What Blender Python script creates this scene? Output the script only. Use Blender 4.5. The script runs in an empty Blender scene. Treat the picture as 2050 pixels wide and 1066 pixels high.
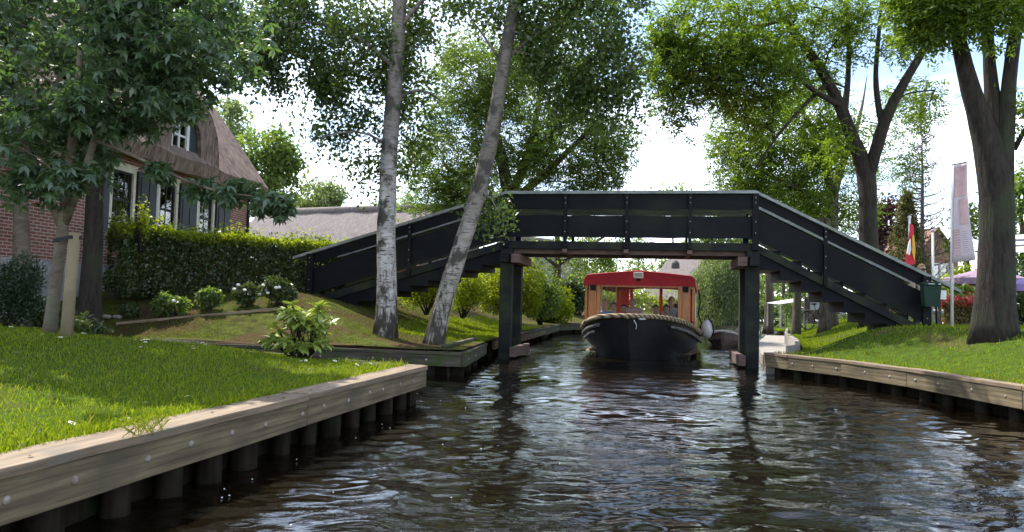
import bpy, math, random
import numpy as np
from mathutils import Vector, Matrix
random.seed(7)
rng = np.random.default_rng(11)
sc = bpy.context.scene
R = math.radians
# ------------------------------------------------------------------ camera
FPX = 1500.0; CAMZ = 1.2; PITCH = R(3.015); ROLL = R(1.5)
f_ = np.array([0, math.cos(PITCH), math.sin(PITCH)])
r0_ = np.array([1.0, 0, 0]); u0_ = np.array([0, -math.sin(PITCH), math.cos(PITCH)])
CR = math.cos(ROLL) * r0_ + math.sin(ROLL) * u0_
CU = -math.sin(ROLL) * r0_ + math.cos(ROLL) * u0_
CC = np.array([0, 0, CAMZ])
cam = bpy.data.cameras.new("camera"); camo = bpy.data.objects.new("camera", cam)
sc.collection.objects.link(camo); sc.camera = camo
cam.sensor_width = 36; cam.lens = 36 * FPX / 2050; cam.clip_start = 0.05; cam.clip_end = 3000
m = Matrix.Identity(4)
for i in range(3):
    m[i][0] = CR[i]; m[i][1] = CU[i]; m[i][2] = -f_[i]; m[i][3] = CC[i]
camo.matrix_world = m
def ray(px, py): return f_ + CR * (px - 1025) / FPX - CU * (py - 533) / FPX
def P(px, py, Y):
    d = ray(px, py); return CC + d * (Y / d[1])
def G(px, py, z):
    d = ray(px, py); return CC + d * ((z - CAMZ) / d[2])
# ------------------------------------------------------------------ sky and sun
SUN_AZ, SUN_EL = R(-38), R(52)
w = bpy.data.worlds.new("World"); sc.world = w; w.use_nodes = True
nt = w.node_tree; nt.nodes.clear()
def N(nt, t, **k):
    n = nt.nodes.new(t)
    for a, b in k.items(): setattr(n, a, b)
    return n
out = N(nt, 'ShaderNodeOutputWorld'); bg = N(nt, 'ShaderNodeBackground'); bg.inputs[1].default_value = 0.15
sky = N(nt, 'ShaderNodeTexSky', sky_type='NISHITA'); sky.sun_disc = False
sky.sun_elevation = SUN_EL; sky.sun_rotation = SUN_AZ; sky.air_density = 1.0; sky.dust_density = 0.8
tc = N(nt, 'ShaderNodeTexCoord'); sep = N(nt, 'ShaderNodeSeparateXYZ'); nt.links.new(tc.outputs['Generated'], sep.inputs[0])
addz = N(nt, 'ShaderNodeMath', operation='ADD'); addz.inputs[1].default_value = 0.18; nt.links.new(sep.outputs[2], addz.inputs[0])
mx = N(nt, 'ShaderNodeMath', operation='MAXIMUM'); mx.inputs[1].default_value = 0.05; nt.links.new(addz.outputs[0], mx.inputs[0])
dv = N(nt, 'ShaderNodeVectorMath', operation='DIVIDE'); nt.links.new(tc.outputs['Generated'], dv.inputs[0])
cmb = N(nt, 'ShaderNodeCombineXYZ')
for i in range(3): nt.links.new(mx.outputs[0], cmb.inputs[i])
nt.links.new(cmb.outputs[0], dv.inputs[1])
mp = N(nt, 'ShaderNodeMapping'); mp.inputs['Scale'].default_value = (0.9, 1.5, 0.0); mp.inputs['Location'].default_value = (1.3, 0.35, 0); nt.links.new(dv.outputs[0], mp.inputs[0])
nz = N(nt, 'ShaderNodeTexNoise'); nz.inputs['Scale'].default_value = 1.25; nz.inputs['Detail'].default_value = 9; nz.inputs['Roughness'].default_value = 0.55
nz.inputs['Distortion'].default_value = 0.4; nt.links.new(mp.outputs[0], nz.inputs[0])
low = N(nt, 'ShaderNodeMapRange'); low.inputs[1].default_value = 0.0; low.inputs[2].default_value = 0.42; low.inputs[3].default_value = 0.12; low.inputs[4].default_value = -0.03
nt.links.new(sep.outputs[2], low.inputs[0])
ad = N(nt, 'ShaderNodeMath', operation='ADD'); nt.links.new(nz.outputs[0], ad.inputs[0]); nt.links.new(low.outputs[0], ad.inputs[1])
rp = N(nt, 'ShaderNodeValToRGB'); rp.color_ramp.elements[0].position = 0.44; rp.color_ramp.elements[1].position = 0.84; nt.links.new(ad.outputs[0], rp.inputs[0])
mixc = N(nt, 'ShaderNodeMix', data_type='RGBA'); nt.links.new(rp.outputs[0], mixc.inputs[0]); nt.links.new(sky.outputs[0], mixc.inputs[6])
mixc.inputs[7].default_value = (13.5, 14.2, 15.6, 1)
nt.links.new(mixc.outputs[2], bg.inputs[0]); nt.links.new(bg.outputs[0], out.inputs[0])
sl = bpy.data.lights.new("sun", 'SUN'); sl.energy = 4.2; sl.angle = R(0.55); sl.color = (1, 0.95, 0.86)
so = bpy.data.objects.new("sun", sl); sc.collection.objects.link(so)
sdir = Vector((math.sin(SUN_AZ) * math.cos(SUN_EL), math.cos(SUN_AZ) * math.cos(SUN_EL), math.sin(SUN_EL)))
so.rotation_euler = sdir.to_track_quat('Z', 'Y').to_euler(); so.location = (0, 0, 40)
sc.view_settings.view_transform = 'Standard'; sc.view_settings.look = 'None'; sc.view_settings.gamma = 1; sc.view_settings.exposure = 1.15
sc.cycles.max_bounces = 8; sc.cycles.transparent_max_bounces = 8
# ------------------------------------------------------------------ materials
def newmat(name):
    mt = bpy.data.materials.new(name); mt.use_nodes = True; t = mt.node_tree; t.nodes.clear()
    o = N(t, 'ShaderNodeOutputMaterial'); return mt, t, o
def mat(name, c1, c2=None, rough=0.8, scale=4, stretch=(1, 1, 1), bump=0.0, bdist=0.02, spec=0.3, metal=0, lo=0.35, hi=0.65, c3=None, s3=0.7, p3=(0.55, 0.7)):
    mt, t, o = newmat(name)
    b = N(t, 'ShaderNodeBsdfPrincipled'); t.links.new(b.outputs[0], o.inputs[0])
    b.inputs['Roughness'].default_value = rough; b.inputs['Specular IOR Level'].default_value = spec; b.inputs['Metallic'].default_value = metal
    tc = N(t, 'ShaderNodeTexCoord'); mp = N(t, 'ShaderNodeMapping'); mp.inputs['Scale'].default_value = stretch
    t.links.new(tc.outputs['Object'], mp.inputs[0])
    nz = N(t, 'ShaderNodeTexNoise'); nz.inputs['Scale'].default_value = scale; nz.inputs['Detail'].default_value = 8; nz.inputs['Roughness'].default_value = 0.62
    t.links.new(mp.outputs[0], nz.inputs[0])
    c2 = c2 or tuple(x * 0.7 for x in c1)
    rp = N(t, 'ShaderNodeValToRGB'); e = rp.color_ramp.elements
    e[0].position = lo; e[0].color = (*c2, 1); e[1].position = hi; e[1].color = (*c1, 1)
    t.links.new(nz.outputs[0], rp.inputs[0]); col = rp.outputs[0]
    if c3:
        n3 = N(t, 'ShaderNodeTexNoise'); n3.inputs['Scale'].default_value = s3; n3.inputs['Detail'].default_value = 6; t.links.new(tc.outputs['Object'], n3.inputs[0])
        r3 = N(t, 'ShaderNodeValToRGB'); r3.color_ramp.elements[0].position = p3[0]; r3.color_ramp.elements[1].position = p3[1]; t.links.new(n3.outputs[0], r3.inputs[0])
        mm = N(t, 'ShaderNodeMix', data_type='RGBA'); t.links.new(r3.outputs[0], mm.inputs[0]); t.links.new(col, mm.inputs[6]); mm.inputs[7].default_value = (*c3, 1)
        col = mm.outputs[2]
    t.links.new(col, b.inputs['Base Color'])
    if bump:
        bp = N(t, 'ShaderNodeBump'); bp.inputs['Strength'].default_value = bump; bp.inputs['Distance'].default_value = bdist
        t.links.new(nz.outputs[0], bp.inputs['Height']); t.links.new(bp.outputs[0], b.inputs['Normal'])
    return mt
def leafmat(name, c1, c2, trans=0.4, tint=(1.5, 1.6, 0.5), gloss=0.05, grough=0.4):
    mt, t, o = newmat(name)
    g = N(t, 'ShaderNodeNewGeometry')
    rp = N(t, 'ShaderNodeValToRGB'); e = rp.color_ramp.elements
    e[0].color = (*c1, 1); e[1].color = (*c2, 1); t.links.new(g.outputs['Random Per Island'], rp.inputs[0])
    d = N(t, 'ShaderNodeBsdfDiffuse'); t.links.new(rp.outputs[0], d.inputs[0])
    tm = N(t, 'ShaderNodeMix', data_type='RGBA', blend_type='MULTIPLY'); tm.inputs[0].default_value = 1; tm.inputs[7].default_value = (*tint, 1)
    t.links.new(rp.outputs[0], tm.inputs[6])
    tr = N(t, 'ShaderNodeBsdfTranslucent'); t.links.new(tm.outputs[2], tr.inputs[0])
    m1 = N(t, 'ShaderNodeMixShader'); m1.inputs[0].default_value = trans; t.links.new(d.outputs[0], m1.inputs[1]); t.links.new(tr.outputs[0], m1.inputs[2])
    gl = N(t, 'ShaderNodeBsdfGlossy'); gl.inputs['Roughness'].default_value = grough
    m2 = N(t, 'ShaderNodeMixShader'); m2.inputs[0].default_value = gloss; t.links.new(m1.outputs[0], m2.inputs[1]); t.links.new(gl.outputs[0], m2.inputs[2])
    t.links.new(m2.outputs[0], o.inputs[0]); return mt
def glassmat(name, col=(0.9, 0.95, 0.95), refl=0.12, ior=1.5):
    mt, t, o = newmat(name)
    tr = N(t, 'ShaderNodeBsdfTransparent'); tr.inputs[0].default_value = (*col, 1)
    gl = N(t, 'ShaderNodeBsdfGlossy'); gl.inputs['Roughness'].default_value = 0.02
    fr = N(t, 'ShaderNodeFresnel'); fr.inputs[0].default_value = ior
    ad = N(t, 'ShaderNodeMath', operation='ADD'); ad.inputs[1].default_value = refl; t.links.new(fr.outputs[0], ad.inputs[0])
    mm = N(t, 'ShaderNodeMixShader'); t.links.new(ad.outputs[0], mm.inputs[0]); t.links.new(tr.outputs[0], mm.inputs[1]); t.links.new(gl.outputs[0], mm.inputs[2])
    t.links.new(mm.outputs[0], o.inputs[0]); return mt
def brickmat(name, a, b, mortar, scale=1.0):
    mt, t, o = newmat(name)
    bs = N(t, 'ShaderNodeBsdfPrincipled'); t.links.new(bs.outputs[0], o.inputs[0]); bs.inputs['Roughness'].default_value = 0.9; bs.inputs['Specular IOR Level'].default_value = 0.15
    tc = N(t, 'ShaderNodeTexCoord'); s = N(t, 'ShaderNodeSeparateXYZ'); t.links.new(tc.outputs['Object'], s.inputs[0])
    ad = N(t, 'ShaderNodeMath', operation='ADD'); t.links.new(s.outputs[0], ad.inputs[0]); t.links.new(s.outputs[1], ad.inputs[1])
    c = N(t, 'ShaderNodeCombineXYZ'); t.links.new(ad.outputs[0], c.inputs[0]); t.links.new(s.outputs[2], c.inputs[1])
    br = N(t, 'ShaderNodeTexBrick'); br.inputs['Scale'].default_value = scale; br.inputs['Brick Width'].default_value = 0.21; br.inputs['Row Height'].default_value = 0.068
    br.inputs['Mortar Size'].default_value = 0.010; br.inputs['Mortar Smooth'].default_value = 0.2; br.inputs['Bias'].default_value = -0.1
    br.inputs[1].default_value = (*a, 1); br.inputs[2].default_value = (*b, 1); br.inputs[3].default_value = (*mortar, 1)
    t.links.new(c.outputs[0], br.inputs[0])
    nz = N(t, 'ShaderNodeTexNoise'); nz.inputs['Scale'].default_value = 1.3; nz.inputs['Detail'].default_value = 7; t.links.new(tc.outputs['Object'], nz.inputs[0])
    mr = N(t, 'ShaderNodeMapRange'); mr.inputs[3].default_value = 0.65; mr.inputs[4].default_value = 1.3; t.links.new(nz.outputs[0], mr.inputs[0])
    mu = N(t, 'ShaderNodeMix', data_type='RGBA', blend_type='MULTIPLY'); mu.inputs[0].default_value = 1; t.links.new(br.outputs[0], mu.inputs[6]); t.links.new(mr.outputs[0], mu.inputs[7])
    t.links.new(mu.outputs[2], bs.inputs['Base Color'])
    bp = N(t, 'ShaderNodeBump'); bp.inputs['Strength'].default_value = 0.5; bp.inputs['Distance'].default_value = 0.012; bp.invert = True
    t.links.new(br.outputs[1], bp.inputs['Height']); t.links.new(bp.outputs[0], bs.inputs['Normal']); return mt
def birchmat(name, cA, cB, z0, z1, dk):
    mt, t, o = newmat(name)
    b = N(t, 'ShaderNodeBsdfPrincipled'); t.links.new(b.outputs[0], o.inputs[0]); b.inputs['Roughness'].default_value = 0.8; b.inputs['Specular IOR Level'].default_value = 0.2
    tc = N(t, 'ShaderNodeTexCoord')
    def nz(scale, st, det=6):
        mp = N(t, 'ShaderNodeMapping'); mp.inputs['Scale'].default_value = st; t.links.new(tc.outputs['Object'], mp.inputs[0])
        n = N(t, 'ShaderNodeTexNoise'); n.inputs['Scale'].default_value = scale; n.inputs['Detail'].default_value = det; n.inputs['Roughness'].default_value = 0.6; t.links.new(mp.outputs[0], n.inputs[0]); return n.outputs[0]
    def ramp(x, p0, p1, c0=(0, 0, 0), c1=(1, 1, 1)):
        r = N(t, 'ShaderNodeValToRGB'); r.color_ramp.elements[0].position = p0; r.color_ramp.elements[1].position = p1
        r.color_ramp.elements[0].color = (*c0, 1); r.color_ramp.elements[1].color = (*c1, 1); t.links.new(x, r.inputs[0]); return r.outputs[0]
    base = ramp(nz(5, (1, 1, 1.5)), 0.3, 0.7, cA, cB)
    dashes = ramp(nz(3.2, (2.2, 2.2, 13)), 0.54, 0.62)
    patches = ramp(nz(1.5, (1.6, 1.6, 1.5)), 0.53, 0.60)
    cracks = nz(4, (3.2, 3.2, 0.7))
    s = N(t, 'ShaderNodeSeparateXYZ'); t.links.new(tc.outputs['Object'], s.inputs[0])
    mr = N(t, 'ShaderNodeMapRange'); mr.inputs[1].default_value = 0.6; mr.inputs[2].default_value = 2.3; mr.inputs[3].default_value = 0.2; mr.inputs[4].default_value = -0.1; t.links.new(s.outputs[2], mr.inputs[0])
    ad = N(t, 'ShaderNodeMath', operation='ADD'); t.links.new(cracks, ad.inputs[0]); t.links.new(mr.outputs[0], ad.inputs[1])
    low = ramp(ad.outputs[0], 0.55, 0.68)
    # upper trunk: bark blends to brown higher up
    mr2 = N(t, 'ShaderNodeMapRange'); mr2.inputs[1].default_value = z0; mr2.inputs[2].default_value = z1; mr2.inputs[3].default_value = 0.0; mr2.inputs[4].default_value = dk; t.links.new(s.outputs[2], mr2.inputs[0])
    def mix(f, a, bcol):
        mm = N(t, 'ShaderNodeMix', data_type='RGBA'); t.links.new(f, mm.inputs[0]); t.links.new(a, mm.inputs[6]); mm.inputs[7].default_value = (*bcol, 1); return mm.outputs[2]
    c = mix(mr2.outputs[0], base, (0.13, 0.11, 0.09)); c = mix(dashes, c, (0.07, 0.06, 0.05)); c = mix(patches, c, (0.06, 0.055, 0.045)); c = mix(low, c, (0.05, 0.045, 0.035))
    t.links.new(c, b.inputs['Base Color'])
    bp = N(t, 'ShaderNodeBump'); bp.inputs['Strength'].default_value = 0.6; bp.inputs['Distance'].default_value = 0.02; t.links.new(cracks, bp.inputs['Height']); t.links.new(bp.outputs[0], b.inputs['Normal'])
    return mt
M = {}
M['bark'] = mat('rough_bark', (0.13, 0.10, 0.075), (0.045, 0.036, 0.028), 0.9, 7, (1.6, 1.6, 0.35), 1.0, 0.035, c3=(0.09, 0.10, 0.05), s3=1.4)
M['bark_dark'] = mat('dark_bark', (0.042, 0.032, 0.025), (0.014, 0.011, 0.009), 0.9, 13, (1.6, 1.6, 0.32), 1.0, 0.03, c3=(0.032, 0.036, 0.018), s3=1.2)
M['bark_smooth'] = mat('young_bark', (0.17, 0.135, 0.10), (0.085, 0.066, 0.05), 0.85, 9, (0.7, 0.7, 1.6), 0.5, 0.01, c3=(0.11, 0.12, 0.07), s3=3)
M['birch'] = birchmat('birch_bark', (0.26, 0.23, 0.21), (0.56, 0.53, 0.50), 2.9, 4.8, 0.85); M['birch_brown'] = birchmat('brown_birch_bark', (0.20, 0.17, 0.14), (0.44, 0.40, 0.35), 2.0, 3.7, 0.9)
M['black_paint'] = mat('tarred_boards', (0.0065, 0.0077, 0.0105), (0.0032, 0.004, 0.0052), 0.6, 3, (0.5, 0.5, 5), 0.25, 0.006, spec=0.16, c3=(0.014, 0.017, 0.011), s3=1.1, p3=(0.5, 0.75))
M['moss_black'] = mat('mossy_tarred_wood', (0.014, 0.016, 0.015), (0.007, 0.008, 0.008), 0.8, 4, (0.5, 0.5, 4), 0.3, 0.008, c3=(0.026, 0.031, 0.015), s3=2.2, p3=(0.48, 0.64))
M['moss_olive'] = mat('algae_stained_boards', (0.085, 0.09, 0.05), (0.035, 0.038, 0.026), 0.85, 4, (0.5, 0.5, 4), 0.3, 0.006, c3=(0.075, 0.085, 0.03), s3=1.4)
M['rail_grey'] = mat('weathered_rail_paint', (0.33, 0.34, 0.33), (0.18, 0.19, 0.19), 0.7, 5, (1, 1, 1), 0.1, c3=(0.2, 0.22, 0.14), s3=2.5)
M['raw_wood'] = mat('raw_reddish_timber', (0.18, 0.115, 0.098), (0.09, 0.06, 0.05), 0.85, 6, (0.6, 3, 3), 0.3, 0.006)
M['plank'] = mat('weathered_plank', (0.215, 0.165, 0.095), (0.075, 0.058, 0.034), 0.85, 4.0, (0.3, 5, 7), 0.6, 0.008, c3=(0.085, 0.07, 0.045), s3=1.7, p3=(0.5, 0.72))
M['plank_top'] = mat('weathered_cap_plank', (0.28, 0.205, 0.135), (0.105, 0.076, 0.050), 0.85, 4.0, (0.35, 6, 6), 0.4, 0.006, c3=(0.15, 0.125, 0.09), s3=2.5)
M['plank_old'] = mat('old_mossy_plank', (0.11, 0.09, 0.065), (0.04, 0.034, 0.026), 0.9, 4, (0.5, 4, 6), 0.5, 0.01, c3=(0.05, 0.065, 0.02), s3=2.8, p3=(0.45, 0.6))
M['pile'] = mat('wet_pile', (0.026, 0.020, 0.013), (0.009, 0.007, 0.005), 0.75, 8, (2, 2, 0.4), 0.6, 0.01, spec=0.1, c3=(0.02, 0.028, 0.01), s3=3)
M['bolt'] = mat('galvanised_bolt', (0.36, 0.34, 0.30), (0.2, 0.15, 0.11), 0.6, 30, metal=0.2)
M['stone'] = mat('pale_quay_stone', (0.36, 0.33, 0.30), (0.2, 0.18, 0.16), 0.9, 5, bump=0.3)
M['soil'] = mat('lawn_soil', (0.06, 0.105, 0.012), (0.04, 0.055, 0.012), 0.95, 9, bump=0.5, bdist=0.03, spec=0.02, c3=(0.075, 0.06, 0.03), s3=0.8, p3=(0.56, 0.68))
M['moss'] = mat('mossy_mound', (0.085, 0.10, 0.020), (0.036, 0.036, 0.012), 0.95, 5, bump=0.8, bdist=0.05, spec=0.02, c3=(0.07, 0.044, 0.026), s3=0.9, p3=(0.46, 0.58))
M['path'] = mat('pale_gravel_path', (0.33, 0.29, 0.24), (0.2, 0.18, 0.15), 0.95, 14)
M['brick'] = brickmat('house_brick', (0.27, 0.105, 0.075), (0.17, 0.065, 0.05), (0.40, 0.35, 0.31))
M['brick_far'] = brickmat('far_brick', (0.30, 0.14, 0.09), (0.22, 0.1, 0.07), (0.3, 0.25, 0.2))
M['plinth'] = mat('grey_plinth', (0.36, 0.345, 0.35), (0.24, 0.225, 0.23), 0.9, 3)
M['thatch'] = mat('reed_thatch', (0.33, 0.24, 0.195), (0.12, 0.088, 0.072), 0.95, 6, (2.5, 0.6, 0.6), 1.0, 0.07, lo=0.36, hi=0.64, spec=0.05, c3=(0.2, 0.155, 0.125), s3=0.9)
M['thatch_grey'] = mat('grey_reed_thatch', (0.235, 0.20, 0.185), (0.12, 0.10, 0.092), 0.95, 6, (2.5, 0.5, 0.5), 0.8, 0.05)
M['cream'] = mat('cream_paint', (0.66, 0.62, 0.5), (0.5, 0.46, 0.36), 0.5, 6)
M['white'] = mat('white_paint', (0.75, 0.74, 0.72), (0.6, 0.59, 0.57), 0.55, 5)
M['shutter'] = mat('blue_black_shutter', (0.035, 0.043, 0.052), (0.022, 0.027, 0.033), 0.45, 4, (5, 5, 0.5), 0.1, spec=0.4)
M['dark'] = mat('room_shade', (0.012, 0.012, 0.012), None, 0.9)
M['sash'] = mat('dark_sash', (0.02, 0.024, 0.022), None, 0.4)
M['curtain'] = mat('net_curtain', (0.6, 0.6, 0.58), (0.42, 0.43, 0.42), 0.9, 12, (6, 6, 0.6))
M['glass'] = glassmat('window_glass')
M['screen'] = glassmat('boat_glass', (0.96, 0.97, 0.98), 0.0, 1.10)
M['hull'] = mat('black_hull_paint', (0.014, 0.014, 0.015), (0.008, 0.008, 0.009), 0.45, 5, (1, 1, 2), 0.15, spec=0.35, c3=(0.05, 0.046, 0.042), s3=2.0, p3=(0.6, 0.75))
M['strake'] = mat('scuffed_grey_strake', (0.21, 0.20, 0.19), (0.03, 0.03, 0.03), 0.6, 7, (1, 1, 3), 0.2)
M['red'] = mat('red_canvas', (0.42, 0.022, 0.032), (0.33, 0.016, 0.026), 0.6, 3, (1, 1, 1), 0.25, 0.02, spec=0.25)
M['red_paint'] = leafmat('red_frame_canvas', (0.6, 0.03, 0.035), (0.62, 0.035, 0.04), 0.5, (1.4, 1, 1), 0.02)
M['varnish'] = mat('varnished_orange_wood', (0.52, 0.21, 0.05), (0.36, 0.13, 0.03), 0.35, 5, (4, 4, 0.5), spec=0.4)
M['deck'] = mat('boat_deck', (0.25, 0.17, 0.1), (0.16, 0.1, 0.06), 0.7, 5)
M['lining'] = mat('pale_canopy_lining', (0.6, 0.55, 0.45), (0.4, 0.36, 0.28), 0.8, 5)
def ropemat():
    mt, t, o = newmat('twisted_rope'); b = N(t, 'ShaderNodeBsdfPrincipled'); t.links.new(b.outputs[0], o.inputs[0]); b.inputs['Roughness'].default_value = 0.95
    tc = N(t, 'ShaderNodeTexCoord'); wv = N(t, 'ShaderNodeTexWave', wave_type='BANDS', bands_direction='DIAGONAL'); wv.inputs['Scale'].default_value = 4.5; wv.inputs['Distortion'].default_value = 1.0
    t.links.new(tc.outputs['Object'], wv.inputs[0]); r = N(t, 'ShaderNodeValToRGB'); r.color_ramp.elements[0].color = (0.08, 0.055, 0.03, 1); r.color_ramp.elements[1].color = (0.40, 0.30, 0.19, 1); r.color_ramp.elements[1].position = 0.6
    t.links.new(wv.outputs[0], r.inputs[0]); t.links.new(r.outputs[0], b.inputs[0])
    bp = N(t, 'ShaderNodeBump'); bp.inputs['Distance'].default_value = 0.02; t.links.new(wv.outputs[0], bp.inputs['Height']); t.links.new(bp.outputs[0], b.inputs['Normal']); return mt
M['rope'] = ropemat()
M['skin'] = mat('skin', (0.5, 0.29, 0.21), None, 0.55); M['skin2'] = mat('tanned_skin', (0.42, 0.23, 0.16), None, 0.55)
M['hair_grey'] = mat('grey_hair', (0.42, 0.37, 0.32), None, 0.8, 40); M['hair_dark'] = mat('dark_hair', (0.03, 0.022, 0.016), None, 0.7, 40); M['hair_brown'] = mat('brown_hair', (0.12, 0.07, 0.04), None, 0.7, 40)
M['hair_blond'] = mat('blond_hair', (0.42, 0.27, 0.13), None, 0.7, 40)
def flat(n, c, r=0.8): M[n] = mat(n, c, tuple(x * 0.8 for x in c), r, 6); return M[n]
for n, c in dict(pink_shirt=(0.62, 0.4, 0.4), blue_jacket=(0.12, 0.25, 0.5), olive=(0.09, 0.09, 0.05), black_cloth=(0.02, 0.02, 0.025), navy=(0.03, 0.04, 0.08), grey_shirt=(0.4, 0.4, 0.43), tan_shirt=(0.5, 0.4, 0.3), white_cloth=(0.75, 0.75, 0.78), rubber=(0.015, 0.015, 0.015), steel=(0.4, 0.4, 0.42),
                 purple_canvas=(0.3, 0.2, 0.27), violet_canvas=(0.28, 0.2, 0.42), bin_green=(0.02, 0.045, 0.03), banner_pink=(0.55, 0.36, 0.37), banner_print=(0.5, 0.4, 0.46), flag_red=(0.6, 0.04, 0.06), flag_yellow=(0.75, 0.42, 0.06), lamp_lens=(0.5, 0.46, 0.36), tarp=(0.55, 0.5, 0.47), engine=(0.02, 0.02, 0.03), punt=(0.15, 0.115, 0.095), white_fender=(0.75, 0.74, 0.76), strap=(0.02, 0.02, 0.02), stake=(0.24, 0.19, 0.12), stripe_dark=(0.06, 0.06, 0.08), cream_canvas=(0.7, 0.62, 0.5), roof_tile=(0.2, 0.1, 0.07), petal=(0.8, 0.8, 0.76), yolk=(0.7, 0.45, 0.05), slate=(0.07, 0.06, 0.06), brown_sign=(0.11, 0.075, 0.06)).items(): flat(n, c)
M['twig'] = mat('bare_twig', (0.13, 0.1, 0.095), (0.08, 0.06, 0.055), 0.9, 6)
M['banner'] = leafmat('banner_cloth', (0.70, 0.62, 0.66), (0.72, 0.64, 0.68), 0.5, (1, 0.97, 0.98), 0.0)
M['lf_chest'] = leafmat('chestnut_leaf', (0.062, 0.105, 0.06), (0.11, 0.16, 0.085), 0.4, (1.4, 1.6, 0.6), 0.06)
M['lf_birch'] = leafmat('birch_leaf', (0.05, 0.082, 0.034), (0.115, 0.16, 0.05), 0.42, (1.4, 1.5, 0.5), 0.03)
M['lf_ash'] = leafmat('ash_leaf', (0.05, 0.088, 0.02), (0.17, 0.225, 0.04), 0.5, (1.45, 1.6, 0.45), 0.025)
M['lf_mid'] = leafmat('broad_leaf', (0.075, 0.125, 0.036), (0.19, 0.245, 0.07), 0.48, (1.4, 1.5, 0.5), 0.025)
M['lf_pale'] = leafmat('pale_leaf', (0.13, 0.17, 0.075), (0.24, 0.29, 0.13), 0.45, (1.3, 1.4, 0.6), 0.04)
M['lf_willow'] = leafmat('willow_leaf', (0.12, 0.16, 0.06), (0.20, 0.25, 0.10), 0.42, (1.3, 1.35, 0.6), 0.04)
M['lf_hedge'] = leafmat('hedge_leaf', (0.035, 0.06, 0.022), (0.085, 0.115, 0.035), 0.35, (1.6, 1.6, 0.5), 0.05)
M['lf_yellow'] = leafmat('yellow_green_leaf', (0.15, 0.2, 0.018), (0.32, 0.37, 0.03), 0.46, (1.4, 1.4, 0.4), 0.02)
M['lf_rhodo'] = leafmat('rhododendron_leaf', (0.2, 0.27, 0.06), (0.38, 0.44, 0.11), 0.4, (1.3, 1.3, 0.5), 0.08, 0.35)
M['lf_dark'] = leafmat('evergreen_leaf', (0.015, 0.03, 0.014), (0.035, 0.055, 0.02), 0.25, (1.5, 1.6, 0.6), 0.04)
M['lf_conifer'] = leafmat('olive_conifer_needle', (0.08, 0.085, 0.03), (0.14, 0.13, 0.05), 0.3, (1.3, 1.3, 0.5), 0.03)
M['lf_red'] = leafmat('red_hedge_leaf', (0.35, 0.03, 0.03), (0.5, 0.10, 0.06), 0.4, (1.3, 1.0, 0.8), 0.06)
M['lf_mixed'] = leafmat('brown_green_hedge_leaf', (0.07, 0.085, 0.02), (0.22, 0.13, 0.05), 0.4, (1.4, 1.3, 0.5), 0.05)
M['lf_copper'] = leafmat('copper_leaf', (0.06, 0.025, 0.03), (0.1, 0.05, 0.05), 0.3, (1.3, 1.1, 1), 0.04)
M['grass'] = leafmat('grass_blade', (0.095, 0.15, 0.012), (0.27, 0.325, 0.02), 0.46, (1.4, 1.4, 0.4), 0.012)
M['grass_moss'] = leafmat('mossy_grass_blade', (0.055, 0.085, 0.012), (0.14, 0.17, 0.028), 0.42, (1.4, 1.4, 0.5), 0.01)
M['grass_dry'] = leafmat('dry_grass_blade', (0.1, 0.13, 0.022), (0.24, 0.24, 0.06), 0.4, (1.4, 1.4, 0.5), 0.01)
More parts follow.
